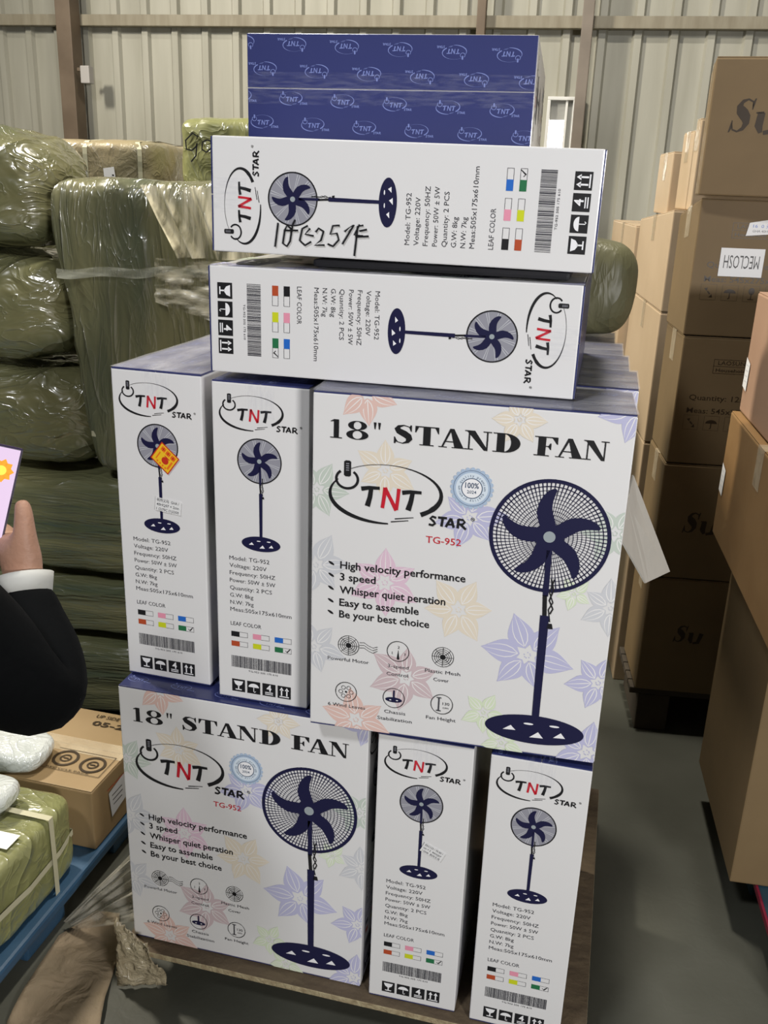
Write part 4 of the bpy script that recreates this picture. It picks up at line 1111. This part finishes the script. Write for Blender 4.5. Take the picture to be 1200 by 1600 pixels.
def soft_bag(loc, w, d, h, yaw, label, m, seed, name='plastic_bag', cat='bag'):
    r = empty(name, yawmat(*loc, yaw)); tag(r, label, cat)
    bm = bmesh.new(); bmesh.ops.create_cube(bm, size=2.0); bmesh.ops.subdivide_edges(bm, edges=bm.edges[:], cuts=20, use_grid_fill=True)
    for v in bm.verts:
        p_ = v.co; nk = (abs(p_.x) ** 4 + abs(p_.y) ** 4 + abs(p_.z) ** 3) ** .25; q_ = p_ / max(nk, 1e-6)
        P_ = Vector((q_.x * w / 2, q_.y * d / 2, q_.z * h / 2)); s_ = Vector((seed, seed * 2, seed * 3))
        P_ += q_.normalized() * (.012 * noise.noise(P_ * 9 + s_) + .014 * (1 - abs(noise.noise(P_ * 6 + s_))) - .008)
        P_.z = max(P_.z + h / 2, 0.001); v.co = P_
    bm_obj('film', bm, m, r, smooth=True); return r


M_wbag = mat('white_plastic', (0.55, 0.57, 0.55), rough=.25, spec=.6, coat=.6, coat_rough=.12, bump=.6, bump_scale=9, bump_kind='crinkle', bump_dist=.012, color2=(.42, .45, .43), color_scale=8)
pw = atz(22, 1192, PZ + hb)
soft_bag((pw.x, pw.y + .02, PZ + .004 + hb), .19, .15, .055, LYAW, 'white crumpled plastic bag on the tan carton below the sleeve', M_wbag, 3)
pw = atz(2, 1262, PZ + hb2)
soft_bag((pw.x - .03, pw.y, PZ + .014 + hb2), .12, .10, .045, LYAW, 'small white plastic bag on the light olive strapped bale', M_wbag, 8)

# tan paper on the floor, folded film scraps by the pallet corner
M_paper = mat('floor_paper', (0.30, 0.23, 0.15), rough=.8, color2=(0.22, 0.172, 0.112), color_scale=9, bump=.9, bump_scale=13, bump_dist=.02)
pp = [(10, 1600), (40, 1545), (92, 1462), (150, 1425), (187, 1428), (183, 1500), (165, 1560), (150, 1640), (20, 1690)]
w_ = [atz(a, b, .002) for a, b in pp]
c_ = sum(w_, Vector()) / len(w_)
bm = bmesh.new(); bv = []
ringN = 10
rows = []
for k in range(ringN + 1):
    f_ = k / ringN
    row = []
    for i in range(len(w_) * 6):
        a_ = w_[(i // 6) % len(w_)]; b_ = w_[(i // 6 + 1) % len(w_)]; p_ = c_.lerp(a_.lerp(b_, (i % 6) / 6), f_)
        row.append(bm.verts.new((p_.x, p_.y, .003 + .010 * max(0, noise.noise(p_ * 9) + .3))))
    rows.append(row)
for k in range(ringN):
    m_ = len(rows[k])
    for i in range(m_):
        bm.faces.new((rows[k][i], rows[k][(i + 1) % m_], rows[k + 1][(i + 1) % m_], rows[k + 1][i])) if k else bm.faces.new((rows[k][i], rows[k + 1][(i + 1) % m_], rows[k + 1][i]))
bmesh.ops.remove_doubles(bm, verts=bm.verts[:], dist=1e-5)
po = bm_obj('paper_sheet', bm, M_paper, smooth=True); sm = po.modifiers.new('thick', 'SOLIDIFY'); sm.thickness = .0015
tag(po, 'crumpled tan paper sheet lying on the floor at the lower left', 'paper')


def sheet(name, grid, m, thick=.0008):
    """grid: list of rows of points, subdivided and rumpled"""
    bm = bmesh.new(); rows = [[bm.verts.new(p) for p in row] for row in grid]
    for j in range(len(rows) - 1):
        for i in range(len(rows[0]) - 1): bm.faces.new((rows[j][i], rows[j][i + 1], rows[j + 1][i + 1], rows[j + 1][i]))
    o = bm_obj(name, bm, m, smooth=True); s_ = o.modifiers.new('thick', 'SOLIDIFY'); s_.thickness = thick; return o


def bilerp_sheet(name, c00, c10, c01, c11, nx, ny, amp, fr, seed, m, thick=.0008, ridge=0):
    g_ = []
    nrm_ = (c10 - c00).cross(c01 - c00).normalized()
    for j in range(ny + 1):
        row = []
        for i in range(nx + 1):
            s_, t_ = i / nx, j / ny; p_ = c00.lerp(c10, s_).lerp(c01.lerp(c11, s_), t_)
            a_ = noise.noise(Vector((s_ * fr[0], t_ * fr[1], seed))) + .6 * (1 - 2 * abs(noise.noise(Vector((s_ * fr[0] * 2, t_ * fr[1] * 2, seed + 4)))))
            row.append(p_ + nrm_ * amp * a_)
        g_.append(row)
    return sheet(name, g_, m, thick)


M_scrap = mat('scrap_film_tan', (0.42, 0.36, 0.24), rough=.3, spec=.6, coat=.5, coat_rough=.15, color2=(0.26, 0.21, 0.13), color_scale=14, bump=.7, bump_scale=18, bump_kind='crinkle', bump_dist=.01)
o = bilerp_sheet('wrapping_scrap', at(180, 1436, 1.56), at(226, 1478, 1.535), atz(180, 1543, .006), atz(262, 1540, .006), 18, 20, .011, (3.5, 4), 2.0, M_scrap)
tag(o, 'crumpled shiny tan wrapping scrap hanging from the pallet corner to the floor', 'wrapping')
M_clear = film_mat('clear_scrap', (0.60, 0.57, 0.49), .10, .75, 3, (3, 3, 3), rough=.2, bump=.6)
o = bilerp_sheet('film_scrap', at(212, 1322, 1.70), at(212, 1440, 1.63), atz(98, 1440, .02), atz(120, 1452, .012), 30, 22, .020, (9, .8), 5.0, M_clear)
tag(o, 'clear plastic film trailing from the lower left fan carton to the floor', 'film')

# ------------------------------------------------------------------ the person at the left edge, only a sleeve and hand in view
M_skin = mat('skin', (0.36, 0.205, 0.14), rough=.55, spec=.35, color2=(0.33, 0.18, 0.12), color_scale=30, bump=.15, bump_scale=120)
M_jacket = mat('jacket_black', (0.0022, 0.0026, 0.003), rough=.85, spec=.08, bump=.2, bump_scale=30)
M_trouser = mat('trousers_dark', (0.02, 0.022, 0.03), rough=.8)
M_shirt = mat('cuff_white', (0.48, 0.48, 0.45), rough=.6)
M_hair = mat('hair_black', (0.01, 0.009, 0.008), rough=.85, spec=.15, bump=.8, bump_scale=60, stretch=(4, 4, .6))


def skin_mesh(name, verts, edges, radii, m, parent, root=0, levels=2):
    me = bpy.data.meshes.new(name); me.from_pydata([tuple(v) for v in verts], edges, [])
    o = bpy.data.objects.new(name, me); COL.objects.link(o)
    md = o.modifiers.new('skin', 'SKIN'); md.use_smooth_shade = True
    sv = me.skin_vertices[0].data
    for i, r in enumerate(radii):
        sv[i].radius = (r, r) if not isinstance(r, tuple) else r
        sv[i].use_root = (i == root)
    sd = o.modifiers.new('sub', 'SUBSURF'); sd.levels = levels; sd.render_levels = levels
    dg = bpy.context.evaluated_depsgraph_get(); dg.update()
    new = bpy.data.meshes.new_from_object(o.evaluated_get(dg)); new.name = name
    bpy.data.objects.remove(o)
    new.materials.clear(); new.materials.append(m)
    new.polygons.foreach_set('use_smooth', [True] * len(new.polygons))
    ob = bpy.data.objects.new(name, new); COL.objects.link(ob); ob.parent = parent
    return ob


person = empty('person', Matrix.Identity(4))
tag(person, 'person in a black jacket holding up a phone, only sleeve and hand in view', 'person')
V = Vector
wrist = at(40, 905, 1.235); elbow = at(60, 1094, 1.15); shoulder = V((-.66, .98, 1.33))
palm = at(22, 856, 1.235); 
body = {}
vl = []; el = []; rl = []


def add(p, r, parent=None):
    vl.append(V(p)); rl.append(r)
    if parent is not None: el.append((parent, len(vl) - 1))
    return len(vl) - 1


px0, py0 = -.84, .93
pel = add((px0, py0, .90), .12)
sp1 = add((px0, py0 + .01, 1.08), .115, pel); ch = add((px0, py0 + .02, 1.26), .13, sp1); nk = add((px0, py0 + .03, 1.42), .052, ch)
hd0 = add((px0, py0 + .05, 1.50), .068, nk); hd1 = add((px0, py0 + .055, 1.58), .088, hd0); hd2 = add((px0, py0 + .05, 1.655), .065, hd1)
nose = add((px0, py0 + .15, 1.55), .012, hd1)
shr = add(shoulder, .058, ch); elr = add(elbow, .042, shr); mid = add(elbow.lerp(wrist, .5), .038, elr); wr = add(wrist, .027, mid)
pm = add(palm, (.040, .030), wr)
shl = add((px0 - .19, py0 + .02, 1.33), .058, ch); ell = add((px0 - .25, py0 - .02, 1.06), .042, shl); wl_ = add((px0 - .22, py0 + .09, .84), .027, ell); pl_ = add((px0 - .21, py0 + .12, .76), .03, wl_)
for dx, L in ((-.025, .075), (-.008, .085), (.009, .08), (.024, .065)):
    a_ = add((px0 - .21 + dx * .6, py0 + .13, .72), .0095, pl_); add((px0 - .21 + dx, py0 + .13 - .01, .72 - L * .7), .008, a_)
a_ = add((px0 - .185, py0 + .15, .745), .010, pl_); add((px0 - .175, py0 + .17, .70), .009, a_)
for s_ in (-1, 1):
    h_ = add((px0 + s_ * .09, py0, .84), .085, pel); k_ = add((px0 + s_ * .10, py0 + .02, .47), .055, h_); an = add((px0 + s_ * .11, py0 - .01, .10), .036, k_); add((px0 + s_ * .115, py0 + .12, .04), .034, an)
# right hand: phone lies between palm, fingers (left side and behind) and thumb (right side)
T1 = at(38, 824, 1.238); T2 = at(37, 798, 1.245); T3 = at(33, 780, 1.252)
t0 = add(at(40, 846, 1.235), .021, pm); t1 = add(T1, .0155, t0); t2 = add(T2, .013, t1); add(T3, .010, t2)
for i in range(4):
    b0 = add(at(12 - 4 * i, 832 - 3 * i + 8 * i, 1.30), .012, pm); b1_ = add(at(-18 - 6 * i, 815 + 18 * i, 1.315), .0095, b0); b2_ = add(at(-52 - 3 * i, 800 + 20 * i, 1.31), .0088, b1_); add(at(-64 + 2 * i, 797 + 21 * i, 1.28), .008, b2_)
skin_mesh('body', vl, el, rl, M_skin, person, 0)
# jacket: torso and both sleeves, bulky
vl = []; el = []; rl = []
j0 = add((px0, py0, .70), .20); j0 = add((px0, py0, .84), .185, j0); j1 = add((px0, py0 + .01, 1.05), .16, j0); j2 = add((px0, py0 + .02, 1.25), .165, j1); j3 = add((px0, py0 + .03, 1.40), .075, j2)
s0 = add(shoulder + V((.0, 0, .0)), .085, j2); s1 = add(shoulder.lerp(elbow, .5), .082, s0); s2 = add(elbow + V((.0, 0, -.012)), .092, s1)
s3 = add(elbow.lerp(wrist, .38), .080, s2); s4 = add(elbow.lerp(wrist, .72), .047, s3); s5 = add(elbow.lerp(wrist, .97), .040, s4)
s0 = add((px0 - .19, py0 + .02, 1.33), .085, j2); s1 = add((px0 - .25, py0 - .02, 1.06), .075, s0); s2 = add((px0 - .225, py0 + .07, .88), .045, s1)
skin_mesh('jacket', vl, el, rl, M_jacket, person, 0)
vl = []; el = []; rl = []
c0_ = add(elbow.lerp(wrist, .90), .036); add(elbow.lerp(wrist, 1.06), .0405, c0_)
bm = bmesh.new(); ax = (wrist - elbow).normalized()
add_tube(bm, [elbow.lerp(wrist, .88), elbow.lerp(wrist, .98), elbow.lerp(wrist, 1.035), elbow.lerp(wrist, 1.035)], [.035, .038, .0395, .033], 24)
bm_obj('shirt_cuff', bm, M_shirt, person, smooth=True)
vl = []; el = []; rl = []
h0 = add((px0, py0, 1.02), .125); h0 = add((px0, py0, .92), .14, h0)
for s_ in (-1, 1):
    h_ = add((px0 + s_ * .09, py0, .82), .098, h0); k_ = add((px0 + s_ * .10, py0 + .02, .47), .072, h_); add((px0 + s_ * .11, py0 - .01, .09), .058, k_)
skin_mesh('trousers', vl, el, rl, M_trouser, person, 0)
for s_ in (-1, 1):
    vl = []; el = []; rl = []
    a_ = add((px0 + s_ * .11, py0 - .05, .045), .042); b_ = add((px0 + s_ * .112, py0 + .05, .045), .044, a_); add((px0 + s_ * .118, py0 + .16, .036), .034, b_)
    skin_mesh('shoe', vl, el, rl, M_hair, person, 0)
bm = bmesh.new(); bmesh.ops.create_uvsphere(bm, u_segments=24, v_segments=16, radius=.104)
for v in bm.verts: v.co = V((px0 + v.co.x * .95, py0 + .03 + v.co.y * 1.02, max(1.615 + v.co.z, 1.58 if v.co.y > .03 else 1.50)))
bm_obj('hair', bm, M_hair, person, smooth=True)
# phone held in that hand
ptr, pbr = at(37, 701, 1.300), at(11, 818, 1.262)
up_ = (ptr - pbr).normalized(); toc = (V((0, 0, ZC)) - ptr).normalized(); sidev = up_.cross(toc).normalized() * 1.0
if sidev.x > 0: sidev = -sidev
nrm = sidev.cross(up_); nrm = nrm if nrm.dot(toc) > 0 else -nrm
org = ptr - up_ * .158 + sidev * .0375
phone = empty('smartphone', frame(-sidev, nrm * -1.0, up_, org)); tag(phone, 'smartphone with a lit pink screen held in the raised hand', 'phone')
if phone.matrix_world.determinant() < 0: phone.matrix_world = frame(-sidev, nrm, up_, org)
M_pbody = mat('phone_body', (0.03, 0.02, 0.05), rough=.3)
M_screen = mat('phone_screen', (.08, .06, .08), rough=.15, emit=lin(236, 210, 240), emit_str=1.0)
M_petal = mat('phone_screen_orange', (.5, .2, .02), rough=.1, emit=(1.0, .28, .03), emit_str=1.0)
M_petal2 = mat('phone_screen_yellow', (.5, .4, .02), rough=.1, emit=(1.0, .62, .12), emit_str=1.0)
box_obj('casing', (-.0375, .0375, .0, .008, 0, .158), M_pbody, phone, .003)
scr = box_obj('screen', (-.0345, .0345, -.0006, .0, .004, .154), M_screen, phone, .0)
bm = bmesh.new()
for k in range(9):
    a_ = k * 2 * math.pi / 9; c_, s2_ = math.cos(a_), math.sin(a_); cx_, cz_ = .0145, .121
    bm.faces.new([bm.verts.new((cx_ + u * c_ - w2 * s2_, -.0009, cz_ + u * s2_ + w2 * c_)) for u, w2 in ((.003, 0), (.011, -.0056), (.0175, 0), (.011, .0056))][::-1])
o = bm_obj('wallpaper_flower', bm, M_petal, scr)
bm = bmesh.new(); bmesh.ops.create_circle(bm, cap_ends=True, segments=20, radius=.007)
for v in bm.verts: v.co = V((.0145 + v.co.x, -.0012, .121 + v.co.y))
bm_obj('wallpaper_flower_centre', bm, M_petal2, scr)
